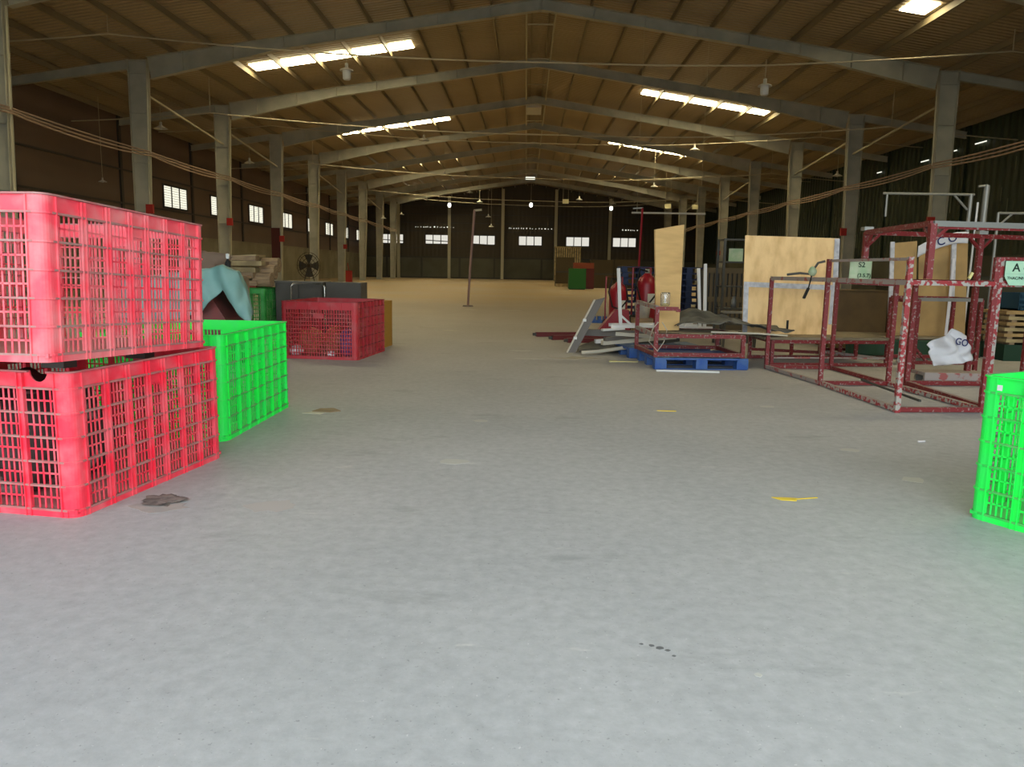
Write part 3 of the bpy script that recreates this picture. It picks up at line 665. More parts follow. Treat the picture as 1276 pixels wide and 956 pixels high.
# ------------------------------------------------------------ left background: tarp, timber, grey cabinets
r = empty('covered_trolley', 'dull red sloping metal box half hidden under the teal tarp', 'trolley', (-3.75, 8.9, 0))
MB().prism([(-0.75, 0, 0.25), (0.26, 0, 0.25), (0.26, 0, 0.62), (0.05, 0, 0.95), (-0.75, 0, 1.0)], (0, 0.9, 0)).build('body', mat('dull_red_metal', (0.20, 0.045, 0.04), 0.7, col2=(0.15, 0.05, 0.045), scale=5), r)
for x in (-0.6, 0.15):
    for y in (0.12, 0.78): MB().tube([(x-0.03, y, 0.12), (x+0.03, y, 0.12)], 0.12, 16).build('wheel', M['rubber'], r)
MB().box(-0.7, 0.22, 0.1, 0.8, 0.19, 0.26).build('axle_frame', M['dark_metal'], r)
def tarpfn(u, v):
    # u across (left to right), v from back over the top and down the front
    xk = [(-0.9, 1.05), (-0.35, 1.12), (0.0, 1.17), (0.3, 1.24), (0.46, 1.15), (0.56, 0.95), (0.62, 0.72)]
    t = u*(len(xk)-1); i = min(int(t), len(xk)-2); f = t-i
    x = xk[i][0]*(1-f)+xk[i+1][0]*f; zt = xk[i][1]*(1-f)+xk[i+1][1]*f
    bot = 0.62
    bk = [0.45, 0.60, 0.66, 0.96, 0.74, 0.60, 0.52]; bot = bk[i]*(1-f)+bk[i+1]*f
    if v < 0.45:
        y = 0.95-v/0.45*1.0; z = zt-0.10*(1-v/0.45)
    else:
        q = (v-0.45)/0.55; y = -0.06-0.05*math.sin(q*3.1)-0.03*q; z = zt-(zt-bot)*q
    k = 0.045*noise.noise(Vector((x*4, y*3, z*2)))+0.03*noise.noise(Vector((x*11, z*3, y*5)))
    fold = 0.035*math.sin(x*21+z*6)*(1 if v > 0.45 else 0.3)
    bk_ = max(0, (y+.06))
    return Vector((x+k*.6-0.42*bk_*max(0, (x+.2)), y-fold-k, z+k*.7))
o = MB().grid(tarpfn, 44, 34).build('teal_tarp', M['teal'], None, True, solid=0.008); o.location = (-3.75, 8.85, 0.0)
tag(o, 'crumpled teal tarp draped over a red trolley behind the crate stack', 'tarp')
o = MB().blob((0, 0, 0.1), 0.3, 1.1, .7, .7, 4, .4).build('brown_sack', mat('dusty_brown_sack', (0.20, 0.14, 0.10), 0.9), None, True); o.location = (-4.3, 10.3, 1.12); tag(o, 'dusty brown sack heaped just behind the teal tarp', 'sack')
o = MB().box(-0.55, 0.55, -0.42, 0.3, 0, 1.06).box(-0.57, 0.57, -0.44, 0.32, 1.06, 1.1).build('cardboard_carton', M['cardboard']); o.location = (-4.35, 10.3, 0); tag(o, 'tall brown carton standing behind the teal tarp, carrying the brown sack', 'carton')
# bottle on the tarp
r = empty('spray_bottle', 'small dark bottle with white cap standing behind the top of the teal tarp', 'bottle', (-3.85, 9.98, 1.10)); r.scale = (.75, .75, .75)
MB().lathe([(0.0, 0), (0.045, 0), (0.05, 0.02), (0.045, 0.22), (0.015, 0.28), (0.015, 0.30)], n=14).build('bottle_body', M['rubber'], r, True)
MB().lathe([(0.022, 0.29), (0.03, 0.31), (0.03, 0.37), (0.0, 0.38)], n=12).build('cap', M['white_pipe'], r, True)
# timber bundle on the far green crate
r = empty('timber_bundle', 'bundle of rough timber and cardboard lying on the far green crate', 'timber bundle', (-5.38, 14.0, 0.845))
MB().box(-0.75, 0.6, -0.35, 0.35, 0.0, 0.05).build('bearer', M['rust_red'], r)
random.seed(3)
for k in range(13):
    z = 0.09+0.11*(k//3); y = -0.3+0.28*(k % 3)+random.uniform(-.03, .03); x0 = -0.75+random.uniform(-.06, .1); x1 = 0.62+random.uniform(-.05, .12)
    MB().bar((x0, y, z+random.uniform(-.01, .02)), (x1, y+random.uniform(-.04, .04), z+random.uniform(-.02, .03)), 0.2, 0.085).build('plank', random.choice((M['wood'], M['cardboard'], M['wood_pale'])), r)
MB().bar((-0.6, -0.1, 0.50), (0.62, -0.1, 0.56), 0.5, 0.035).build('top_board', mat('pale_dusty_board', (0.50, 0.40, 0.22), .8), r)
MB().bar((-0.25, -0.44, 0.44), (0.0, -0.44, 0.12), 0.02, 0.14, (0, 1, 0)).build('cross_batten', M['wood_pale'], r)
for k in range(3): MB().tube([(0.55, -0.25+0.22*k, 0.14+0.13*k), (0.86, -0.25+0.22*k, 0.14+0.13*k)], 0.13, 12).build('log_end', M['wood'], r)
MB().box(-0.30, -0.12, -0.45, -0.43, 0.36, 0.5).build('label_tag', mat('pale_blue_tag', (0.25, 0.29, 0.38), .7), r)
# grey cabinets with a chrome hoop
o = empty('grey_cabinet', 'low dark grey cabinet behind the lone red crate, left one', 'cabinet', (-4.05, 14.3, 0))
MB().box(-0.5, 0.35, -0.28, 0.28, 0.06, 0.93).build('body', M['grey_panel'], o); MB().box(-0.52, 0.37, -0.3, 0.3, 0.93, 0.96).build('worktop', mat('grey_top', (0.12, 0.115, 0.1), .6), o)
MB().box(-0.46, 0.31, -0.24, 0.24, 0, 0.06).build('plinth', M['dark_metal'], o); MB().box(-0.49, -0.08, -0.30, -0.28, 0.1, 0.9).build('door', M['grey_panel'], o); MB().box(-0.06, 0.34, -0.30, -0.28, 0.1, 0.9).build('door', M['grey_panel'], o)
o = empty('grey_cabinet', 'low dark grey cabinet behind the lone red crate, right one', 'cabinet', (-3.30, 14.35, 0))
MB().box(-0.34, 0.3, -0.28, 0.28, 0.06, 0.95).build('body', M['grey_panel'], o); MB().box(-0.3, 0.26, -0.24, 0.24, 0, 0.06).build('plinth', M['dark_metal'], o); MB().box(-0.33, 0.29, -0.30, -0.28, 0.1, 0.92).build('door', M['grey_panel'], o)
o = MB().tube([(-0.55, 0, 0.0), (-0.55, 0, 0.88), (-0.5, 0, 0.93), (0.0, 0, 0.93), (0.05, 0, 0.88), (0.05, 0, 0)], 0.018, 10).build('chrome_hoop', mat('chrome_tube', (0.5, 0.5, 0.47), 0.25, 0.9), None, True); o.location = (-3.62, 13.7, 0); tag(o, 'bent chrome tube hoop standing before the grey cabinets', 'rail')
# big fan by the left columns
r = empty('industrial_fan', 'large caged floor fan standing against the left wall', 'fan', (-12.6, 45.0, 0)); r.scale = (.75, .75, .85)
fm = MB()
for rad in (0.25, 0.5, 0.75, 0.9): fm.tube([(rad*math.cos(t*math.pi/12), -0.12, 1.45+rad*math.sin(t*math.pi/12)) for t in range(25)], 0.02, 6)
for k in range(16): t = k*math.pi/8; fm.tube([(0, -0.14, 1.45), (0.9*math.cos(t), -0.1, 1.45+0.9*math.sin(t))], 0.012, 5)
fm.build('cage', mat('rusty_fan', (0.045, 0.03, 0.018), .7), r)
for k in range(4):
    t = k*math.pi/2; MB().grid(lambda u, v: Vector(((0.12+0.65*u)*math.cos(t+(v-.5)*.9), (v-.5)*.18, 1.45+(0.12+0.65*u)*math.sin(t+(v-.5)*.9))), 6, 6).build('blade', M['dark_metal'], r, True, solid=0.01)
MB().box(-0.15, 0.15, -0.1, 0.3, 1.3, 1.6).build('motor', M['dark_metal'], r); MB().bar((-.5, 0, 0.02), (-.1, 0, 1.4), .06, .06).bar((.5, 0, 0.02), (.1, 0, 1.4), .06, .06).bar((-.55, 0, 0.03), (.55, 0, 0.03), .3, .06).build('stand', M['dark_metal'], r)
# ------------------------------------------------------------ right: steel racks
def frame(name, label, posts, rails, w=0.045, m=None, cat='rack', rm=None, group=None):
    base = posts[0][0]; r = empty(name, label, cat, (base[0], base[1], 0), 0, group); o = Vector((base[0], base[1], 0)); m = m or M['red_steel']
    for p in posts:
        (x, y), z0, z1 = p[0], p[1], p[2]; mm = p[3] if len(p) > 3 else m
        MB().box(x-o.x-w/2, x-o.x+w/2, y-o.y-w/2, y-o.y+w/2, z0, z1).build('post', mm, r)
    for p in rails:
        a, b = p[0], p[1]; mm = p[2] if len(p) > 2 else (rm or m); ww = p[3] if len(p) > 3 else w
        MB().bar(Vector(a)-o, Vector(b)-o, ww, ww).build(p[4] if len(p) > 4 else 'rail', mm, r)
    return r
r1, r2, r3, r4, r5 = (3.21, 10.15), (3.38, 8.72), (3.45, 7.04), (4.27, 7.12), (4.17, 8.77)
r6 = (4.08, 10.2); zt = 1.19
def P(p, z): return (p[0], p[1], z)
g_, ws, rs = M['grey_steel'], M['worn_steel'], M['red_steel']
frame('cage_rack', 'long low rack of chipped red square tube, grey top rails, nearest on the right', [(r1, 0, zt), (r2, 0, 1.42), (r3, 0, 1.42, ws), (r4, 0, 1.43, rs), (r5, 0, zt), (r6, 0, zt)],
      [(P(r1, .03), P(r2, .03), g_), (P(r2, .03), P(r3, .03), ws), (P(r3, .03), P(r4, .03), rs), (P(r2, .03), P(r5, .03), rs), (P(r5, .03), P(r4, .03), ws), (P(r1, .03), P(r6, .03), rs), (P(r5, .03), P(r6, .03), rs),
       (P(r1, zt), P(r2, zt), g_), (P(r2, zt), P(r3, zt), g_), (P(r3, zt), P(r4, zt), ws), (P(r5, zt), P(r4, zt), rs), (P(r2, zt), P(r5, zt), rs), (P(r5, zt), P(r6, zt), g_), (P(r1, zt), P(r6, zt), g_),
       (P(r2, 1.40), P(r3, 1.40), g_, .028), (P((3.7, 7.12), .10), P((3.75, 8.5), .10), M['dark_metal'], .02)])
e1, e2, e3, e4 = (4.36, 7.22), (5.75, 7.35), (4.42, 8.85), (5.8, 8.95)
frame('cage_rack', 'red and grey chipped steel rack carrying the A 4 card, at the right edge', [(e1, 0, 1.43, ws), (e2, 0, 1.43, ws), (e3, 0, zt), (e4, 0, zt)],
      [(P(e1, .03), P(e2, .03), ws), (P(e1, zt), P(e2, zt), ws), (P(e1, 1.42), P(e2, 1.42), rs, .03), (P(e1, zt), P(e3, zt), rs), (P(e3, zt), P(e4, zt), rs), (P(e1, .03), P(e3, .03), rs), (P(e3, .03), P(e4, .03), rs), (P(e2, zt), P(e4, zt), rs), (P(e2, .03), P(e4, .03), rs)], w=0.05)
b1, b2, b3, b4, b5 = (3.66, 7.12), (3.79, 8.77), (5.30, 9.20), (5.25, 7.42), (6.6, 9.6)
zb, zq = 1.225, 1.72
bt = frame('table_frame', 'tall red steel table frame with corner braces stacked on top of the racks', [(b1, zb, zq, rs), (b2, zb, zq, rs), (b3, 0, zq, rs), (b4, zb, zq, rs), (b5, 0, zq, rs)],
      [(P(b1, zq), P(b4, zq), M['galv'], .05), (P(b1, zq), P(b2, zq), rs, .05), (P(b2, zq), P(b3, zq), rs, .05), (P(b3, zq), P(b5, zq), rs, .05), (P(b4, zq), P(b5, zq), rs, .05),
       (P(b1, zq-.03), P(b4, zq-.03), rs, .03)], w=0.055)
def brace(root, p, q, drop=0.16, m=None):   # small corner brace from post p toward q
    o = root.location; a = Vector((p[0], p[1], zq-drop))-o; d = (Vector((q[0], q[1], 0))-Vector((p[0], p[1], 0))).normalized()*0.16
    b = Vector((p[0], p[1], zq-0.02))+d-o; MB().bar(a, b, 0.03, 0.03).build('brace', m or rs, root)
for p, q in ((b2, b1), (b2, b3), (b1, b2), (b3, b2), (b3, b5), (b5, b3), (b1, b4), (b4, b1)): brace(bt, p, q)
# cap nuts on top corners
for p in (b2, b3): MB().box(p[0]-b1[0]-.05, p[0]-b1[0]+.05, p[1]-b1[1]-.05, p[1]-b1[1]+.05, zq+.02, zq+.06).build('corner_clamp', M['galv'], bt)
c1, c2, c3, c4 = (5.13, 10.15), (6.0, 10.25), (5.15, 10.95), (6.05, 11.0)
frame('small_table_frame', 'small red and purple steel table frame with diagonal foot braces, behind the racks', [(c1, 0, 0.95), (c2, 0, 0.95), (c3, 0, .95), (c4, 0, .95)],
      [(P(c1, .95), P(c2, .95), M['galv']), (P(c1, .92), P(c3, .92)), (P(c3, .95), P(c4, .95)), (P(c2, .95), P(c4, .95)), (P(c1, .12), P(c2, .12)), (P(c3, .12), P(c4, .12)), (P(c1, .32), (5.33, 10.17, .12), rs, .03, 'brace'), (P(c2, .32), (5.8, 10.23, .12), rs, .03, 'brace')])
d1, d2, d3, d4 = (3.36, 10.42), (5.0, 10.62), (3.33, 11.35), (4.95, 11.5)
lowt = frame('low_table_frame', 'low red steel bench frame with a dusty plank top holding the taped plywood', [(d1, 0, .36), (d2, 0, .36), (d3, 0, .36), (d4, 0, .36)],
      [(P(d1, .34), P(d2, .34)), (P(d3, .34), P(d4, .34)), (P(d1, .34), P(d3, .34)), (P(d2, .34), P(d4, .34)), (P(d1, .03), P(d2, .03)), (P(d3, .03), P(d4, .03)), (P(d1, .12), P(d2, .12), M['grey_steel'], .02)])
MB().prism([(0-.12, -0.02, .365), (1.66, 0.18, .365), (1.62, 1.12, .365), (-.2, .98, .365)], (0, 0, .035)).build('plank_top', M['plank'], lowt)
# further bench behind
f1, f2, f3, f4 = (4.80, 11.7), (6.9, 11.85), (4.8, 12.5), (6.9, 12.6)
fb = frame('long_table_frame', 'low red bench frame behind the racks carrying the dull plywood sheets', [(f1, 0, .30), (f2, 0, .30), (f3, 0, .30), (f4, 0, .30)],
      [(P(f1, .28), P(f2, .28)), (P(f3, .28), P(f4, .28)), (P(f1, .28), P(f3, .28)), (P(f2, .28), P(f4, .28)), (P(f1, .05), P(f2, .05)), (P(f3, .05), P(f4, .05))])
MB().box(0, 2.1, .02, .85, .302, .335).build('plank_top', M['plank'], fb)
o = MB().grid(lambda u, v: Vector((u*2.0, 0.02*math.sin(u*30)-0.05*v, 0.30-0.25*v)), 40, 6).build('green_skirt', M['dark_green'], None, True, solid=.006); o.location = (4.85, 11.66, 0); tag(o, 'dark green cloth strip hanging below the rear bench', 'cloth')
# rear rack parts: leg with white cap
frame('rack_stub', 'slim brownish steel rack post with white foot cap behind the first rack', [((4.48, 11.62), 0.06, 1.17, M['grey_steel'])],
      [((4.48, 11.62, 1.15), (5.45, 11.55, 1.12), rs, .05), ((4.48, 11.62, .10), (5.4, 11.4, .02), M['grey_steel'])], w=.04)
frame('red_trestle', 'dark red steel trestle lying low on the floor behind the racks', [((4.15, 11.95), 0, .28)], [((4.15, 11.95, .25), (4.72, 11.95, .25), M['galv'], .03), ((3.6, 12.2, .06), (4.7, 11.8, .06))])
# small red pallet truck foot
o = MB().box(-0.35, 0.4, -0.16, 0.16, 0.10, 0.14).box(-0.35, 0.4, -0.16, -0.12, 0.04, 0.10); r = empty('steel_dolly', 'low dusty steel dolly on the floor under the racks', 'dolly', (5.02, 9.1, 0)); o.build('deck', M['grey_steel'], r)
for x in (-0.27, 0.33):
    for y in (-.13, .13): MB().tube([(x, y-.02, .05), (x, y+.02, .05)], .05, 12).build('wheel', M['galv'], r)
# plywood sheets
def sheet(name, label, pts, thick, m, cat='plywood sheet'):
    c = sum((Vector(p) for p in pts), Vector())/len(pts); c.z = min(p[2] for p in pts)
    o = MB().prism([Vector(p)-c for p in pts], thick).build(name, m); o.location = c; return tag(o, label, cat)
p1 = sheet('plywood_sheet', 'large pale plywood sheet edged with white tape standing on the low bench', [(3.07, 10.88, .402), (4.43, 11.0, .402), (4.40, 11.06, 1.755), (3.05, 10.94, 1.77)], (0, .018, 0), M['ply_bright'])
tp = MB(); oc = p1.location
def strip(a, b, w_): tp.bar(Vector(a)-oc, Vector(b)-oc, 0.006, w_, (0, 0, 1)) 
def tapeq(pts): tp.prism([Vector(p)-oc for p in pts], (0, -.004, 0))
tapeq([(3.06, 10.905, 1.13), (4.42, 11.025, 1.10), (4.42, 11.02, 1.03), (3.06, 10.90, 1.06)])
tapeq([(3.06, 10.90, 1.06), (3.13, 10.905, 1.06), (3.14, 10.878, .42), (3.07, 10.87, .42)])
tapeq([(4.33, 11.045, 1.75), (4.405, 11.053, 1.75), (4.415, 11.02, 1.03), (4.34, 11.01, 1.03)])
tapeq([(4.32, 11.01, 1.03), (4.42, 11.02, 1.03), (4.40, 10.99, .55), (4.31, 10.985, .55)])
tp.build('tape_edging', M['tape'], p1, label='white silver tape strips')
MB().box(3.70-oc.x, 3.73-oc.x, 10.925-oc.y, 10.93-oc.y, .45-oc.z, .60-oc.z).build('slot', M['rubber'], p1)
p0 = sheet('plywood_sheet', 'tall narrow plywood sheet standing upright on the red frame above the pallet', [(1.76, 10.28, .47), (2.09, 10.42, .47), (2.10, 10.46, 1.875), (1.68, 10.24, 1.79)], (-.010, .024, 0), M['ply'])
sheet('plywood_sheet', 'plywood sheet with taped left edge, leftmost of the dull ones behind the racks', [(5.6, 11.9, .337), (6.02, 11.92, .337), (5.98, 12.05, 1.78), (5.60, 12.02, 1.74)], (0, .02, 0), M['ply_dull'])
p2 = sheet('plywood_sheet', 'broad slanting-topped dull plywood sheet in the middle behind the racks', [(6.10, 12.0, .337), (6.62, 12.02, .337), (6.52, 12.15, 1.82), (6.06, 12.12, 1.60)], (0, .02, 0), M['ply_dull'])
sheet('plywood_sheet', 'darker plywood sheet, rightmost behind the racks, half hidden by a red post', [(6.64, 12.1, .337), (6.88, 12.1, .337), (6.84, 12.2, 1.76), (6.56, 12.2, 1.78)], (0, .02, 0), M['ply_dull'])
for x, t, lb in ((5.585, .06, 'pale tape-wrapped batten at the left edge of the dull plywood'), (6.56, .07, 'white tape-wrapped batten between the two dull plywood sheets')):
    o = MB().bar((0, 0, 0.01), (-0.02, 0.12, 1.42), t, .03, (0, 1, 0)).build('taped_batten', M['tape']); o.location = (x, 11.84 if x < 6 else 11.93, .337); tag(o, lb, 'batten')
o = MB().bar((0, 0, 0.01), (.02, 0.02, .62), .04, .01, (0, 1, 0)).build('taped_batten', M['bag_white']); o.location = (6.43, 11.82, 0.95); o.location.z = .345
o.scale = (1, 1, 1.9); tag(o, 'thin white strip leaning beside the red post at right', 'batten')
# white banner over the sheets
o = MB().grid(lambda u, v: Vector((u*.75, 0.03*math.sin(u*9), .12*math.sin(u*math.pi*.55)*1.9-v*.17)), 20, 6).build('white_banner', M['white_cloth'], None, True, solid=.004); o.location = (5.98, 12.0, 1.70)
tag(o, 'white cloth banner with blue letters showing over the plywood', 'banner'); text('C O', .17, M['blue_ink'], o, (.40, -.05, .10), (math.pi/2, -.3, 0))
# signs
s2 = empty('card_sign', 'pale green card marked S2 hanging on the first red rack', 'sign', (3.53, 8.25, 1.41))
MB().grid(lambda u, v: Vector((-.115+.23*u, -.02*math.sin(u*3), -.20*v-(.03*u*v))), 12, 8).build('card', M['green_sign2'], s2, True, solid=.003)
text('S2', .075, M['ink'], s2, (0.0, -.026, -.055), (math.pi/2, 0, 0)); text('(3.5.7)', .055, M['ink'], s2, (.03, -.026, -.165), (math.pi/2, 0, 0))
a4 = empty('card_sign', 'mint green card marked A 4 hanging on the rack at the right edge', 'sign', (4.38, 7.17, 1.40))
MB().prism([(0, 0, 0), (0.34, 0, 0), (.34, 0, -.22), (.05, 0, -.22), (0, 0, -.14)], (0, .004, 0)).build('card', M['green_sign'], a4)
text('A 4', .105, M['ink'], a4, (.14, -.003, -.062), (math.pi/2, 0, 0)); text('THAC/NHAM DA', .036, M['ink'], a4, (.16, -.003, -.155), (math.pi/2, 0, 0))
MB().box(0, .34, -.002, 0, -.117, -.115).build('fold_line', mat('fold_grey', (.25, .42, .3), .8), a4)
# things clipped to the rails
for x, y, lb in ((4.02, 7.1, 'yellow plastic clip on the rack rail, left one'), (4.42, 7.2, 'yellow plastic clip on the rack rail beside the A 4 card')):
    o = MB().bar((0, 0, 0), (.025, 0, .055), .022, .022).build('yellow_clip', M['yellow_pale']); o.location = (x, y, 1.235); tag(o, lb, 'clip')
r = empty('strap_ratchet', 'grey strap with a dark handle dangling from the first rack top', 'strap', (3.30, 9.1, 1.23))
MB().tube([(-.25, .0, .01), (-.1, 0, .03), (0.02, 0, .02), (.08, -.05, .15), (.14, -.1, .17)], .014, 8).build('strap', M['grey_panel'], r, True)
MB().blob((.03, -.03, .05), .045, 1, 1, 1.2, 2, .3, 8, False).build('green_knot', M['green_sign2'], r, True)
MB().bar((.02, -.04, .0), (-.01, -.05, -.14), .012, .012).bar((-.01, -.05, -.14), (-.06, -.06, -.26), .035, .02).build('handle', M['rubber'], r)
# white sack under the racks
o = MB().grid(lambda u, v: Vector(((u-.5)*.44+.05*noise.noise(Vector((u*3, v*3, 1)))-0.1*(v-.5), .08*noise.noise(Vector((u*4, v*4, 5)))-0.16*math.sin(math.pi*u)*.5, (v)*.40*(1-.35*abs(u-.55)*2)+.08*u)), 24, 20).build('paper_sack', M['white_cloth'], None, True, solid=.01)
o.location = (4.92, 8.92, .22); tag(o, 'crumpled white paper sack with blue lettering propped among the red posts', 'sack'); text('GO', .11, M['blue_ink'], o, (.06, -.115, .29), (math.pi/2, .2, .2))
o['group'] = 'sack'; del o['group']
# galvanised pipe frames behind the racks
r = empty('pipe_goal', 'tall galvanised pipe frame with a cross bar behind the table frame', 'pipe frame', (6.78, 12.9, 0))
MB().tube([(0.40, 0, 0), (.42, 0, 2.58)], .03, 10).build('upright', M['galv'], r); MB().tube([(.47, 0, 2.57), (-1.0, 0, 2.57)], .02, 10).build('cross_bar', M['galv'], r)
MB().tube([(-.93, 0, 2.56), (-.93, 0, 2.2)], .018, 8).build('drop_leg', M['galv'], r); MB().tube([(.15, 0, 2.56), (.38, 0, 2.33)], .018, 8).build('brace', M['galv'], r)
r = empty('pipe_post', 'thick galvanised post with a bent head right of the pipe frame', 'pipe frame', (7.42, 12.9, 0))
MB().tube([(0, 0, 0), (.02, 0, 2.72)], .045, 10).build('upright', M['galv'], r); MB().tube([(.03, 0, 2.72), (-.12, 0, 2.70)], .02, 8).build('head', M['galv'], r); MB().tube([(-.12, .0, 0), (-.1, 0, 2.45)], .016, 8).build('side_rod', M['white_pipe'], r)
r = empty('pipe_goal', 'lower galvanised pipe frame with a diagonal brace at the right edge', 'pipe frame', (7.55, 12.7, 0))
MB().tube([(0, 0, 0), (0, 0, 2.28)], .022, 10).build('upright', M['galv'], r); MB().tube([(0, 0, 2.27), (1.6, 0, 2.27)], .02, 10).build('cross_bar', M['galv'], r); MB().tube([(0, 0, 2.05), (.22, 0, 2.26)], .018, 8).build('brace', M['galv'], r)
MB().tube([(1.5, 0, 0), (1.5, 0, 2.27)], .022, 10).build('upright', M['galv'], r)
# board stack + blue crate at far right
for k in range(6):
    o = MB().box(-.9, .9, -.3, .3, 0, .05).build('stacked_board', (M['ply_dull'] if k % 2 else M['wood_pale'])); o.location = (8.15+random.uniform(-.03, .03), 12.0, .28+.085*k); 
    tag(o, 'flat board in the stack at the right edge, %s from the bottom' % ['first', 'second', 'third', 'fourth', 'fifth', 'topmost'][k], 'board', 'boards stacked at the right edge')
    s_ = MB()
    for x in (-.8, 0, .8): s_.box(x-.04, x+.04, -.28, .28, -.035, 0)
    s_.build('spacer', M['wood'], o)
o = MB().box(-.9, .9, -.32, .32, 0.0, .245).build('dark_chest', M['dark_green']); o.location = (8.15, 12.0, 0); tag(o, 'dark green chest under the stacked boards at the right edge', 'chest')
r = empty('blue_basket', 'dark teal blue slatted basket on top of the board stack', 'basket', (7.95, 12.0, .765))
s_ = MB().box(-.5, .5, -.25, .25, 0, .02)
for k in range(14): x = -.5+k/13; s_.box(x-.012, x+.012, -.25, -.235, 0, .26)
for z in (0.08, .16, .25): s_.box(-.51, .51, -.255, -.23, z-.01, z+.015)
s_.box(-.5, .5, .23, .25, 0, .26).box(-.5, -.48, -.25, .25, 0, .26).box(.48, .5, -.25, .25, 0, .26).build('side_panel', mat('teal_blue', (.012, .06, .10), .6), r)
for k, (x, y, wd, dp, h, m_, lb) in enumerate(((5.72, 13.6, .95, .6, .98, 'ply_dull', 'wide brown carton standing on the floor behind the racks, left one'), (7.05, 14.0, 1.2, .7, 1.05, 'olive_backdrop', 'dark olive backdrop box added behind the racks, middle one'),
                                     (8.7, 14.0, 1.6, .7, 1.25, 'olive_backdrop', 'dark olive backdrop box added behind the racks, rightmost one'))):
    if m_ not in M: M[m_] = mat('dark_olive_backdrop', (0.05, 0.045, 0.025), .9)  # the two olive boxes are added as a dark backdrop
    r = empty('large_carton', lb, 'carton', (x, y, 0)); mm_ = mat('brown_carton', (0.16, 0.11, 0.055), .9, col2=(.13, .09, .05), scale=3) if k == 0 else M[m_]
    MB().box(-wd/2, wd/2, -dp/2, dp/2, 0, h).build('box_body', mm_, r)
    MB().box(-wd/2-.01, 0, -dp/2-.01, dp/2+.01, h, h+.012).build('lid_flap', mm_, r); MB().box(0.004, wd/2+.01, -dp/2-.01, dp/2+.01, h, h+.014).build('lid_flap', mm_, r)
# ------------------------------------------------------------ pallet, red frame, pipes, tarp
def pallet(label, loc, rz, L=1.22, W=1.08, H=.15, m=None, group=None):
    r = empty('plastic_pallet', label, 'pallet', loc, rz, group); m = m or M['blue']
    d = MB()
    for k in range(9): y = -W/2+W*(k+.5)/9; d.box(-L/2, L/2, y-W/22, y+W/22, H-.022, H)
    for x in (-L/2+.07, 0, L/2-.07): d.box(x-.07, x+.07, -W/2, W/2, H-.035, H-.022)
    d.build('deck', m, r)
    for x in (-L/2+.075, 0, L/2-.075):
        for y in (-W/2+.075, 0, W/2-.075): MB().box(x-.075, x+.075, y-.075, y+.075, .012, H-.035).build('block', m, r)
    s = MB()
    for y in (-W/2+.075, 0, W/2-.075): s.box(-L/2, L/2, y-.05, y+.05, 0, .012)
    s.build('runner', m, r); return r
pallet('blue plastic pallet on the floor under the small red frame', (2.26, 10.42, 0), math.radians(4))
pallet('blue plastic pallet lying just behind the front one, mostly covered by the pile', (2.05, 11.68, 0), math.radians(8))
q1, q2, q3, q4 = (1.70, 9.92), (2.84, 9.98), (1.60, 10.95), (2.76, 11.0)
frame('red_stand', 'small red steel stand with a raised left end sitting on the blue pallet', [(q1, .155, .80), (q2, .155, .44), (q3, .155, .84), (q4, .155, .44), ((1.97, 9.93), .74, .78)],
      [(P(q1, .19), P(q2, .19)), (P(q1, .43), P(q2, .43)), (P(q3, .19), P(q4, .19)), (P(q3, .43), P(q4, .43)), (P(q1, .19), P(q3, .19)), (P(q1, .43), P(q3, .46), M['grey_steel']), (P(q2, .19), P(q4, .19)), (P(q2, .43), P(q4, .43)), (P(q1, .79), P(q3, .82), M['grey_steel']), (P(q1, .78), (1.97, 9.93, .78))], w=.05)
o = MB().box(-.45, .5, -.22, .45, 0, .004).build('deck_board', M['plank']); o.location = (2.2, 10.35, .455); tag(o, 'thin dusty board laid across the small red stand', 'board')
o = MB().tube([(0, 0, .25), (.06, -.02, .15), (.03, -.02, .0), (-.05, -.03, -.12), (-.16, 0, .0), (-.12, 0, .16), (-.05, 0, .25)], .006, 6).build('string_loop', M['cream'], None, True); o.location = (1.76, 9.86, .36); tag(o, 'loop of cream string hanging from the small red stand', 'string')
r = empty('clear_jar', 'clear plastic jar with yellow bottom standing on the small red stand', 'jar', (1.80, 9.95, .815))
MB().lathe([(0.0, .003), (.055, .003), (.06, .02), (.06, .15), (.055, .17)], n=20).build('jar_body', M['jar'], r, True, solid=.003); MB().lathe([(0, .006), (.05, .006), (.05, .03), (0, .035)], n=16).build('contents', M['yellow'], r, True)
MB().box(-.008, .008, -.004, .004, .03, .13).build('white_strip', M['bag_white'], r)
def tarp2(u, v):
    x = u*1.55; y = v*.95
    z = .12*math.sin(math.pi*min(1, u*1.3))*(.5+.5*v)+.05*noise.noise(Vector((x*3.2, y*3, 0)))+.03*noise.noise(Vector((x*8, y*7, 3)))+.04
    z += .09*math.exp(-((u-.22)**2)/.02)*v
    z -= .10*max(0, u-.6)
    return Vector((x, y, z))
o = MB().grid(tarp2, 50, 30).build('charcoal_tarp', M['tarp'], None, True, solid=.008); o.location = (2.02, 10.2, .50); tag(o, 'rumpled charcoal tarp spread over the red stand toward the bench', 'tarp')
o = MB().tube([(0, 0, 0), (.6, -.05, -.005), (1.0, 0, -.03)], .012, 8).build('tarp_rod', M['cream']); o.location = (2.45, 10.12, .475); tag(o, 'thin cream rod along the front edge of the charcoal tarp', 'rod')
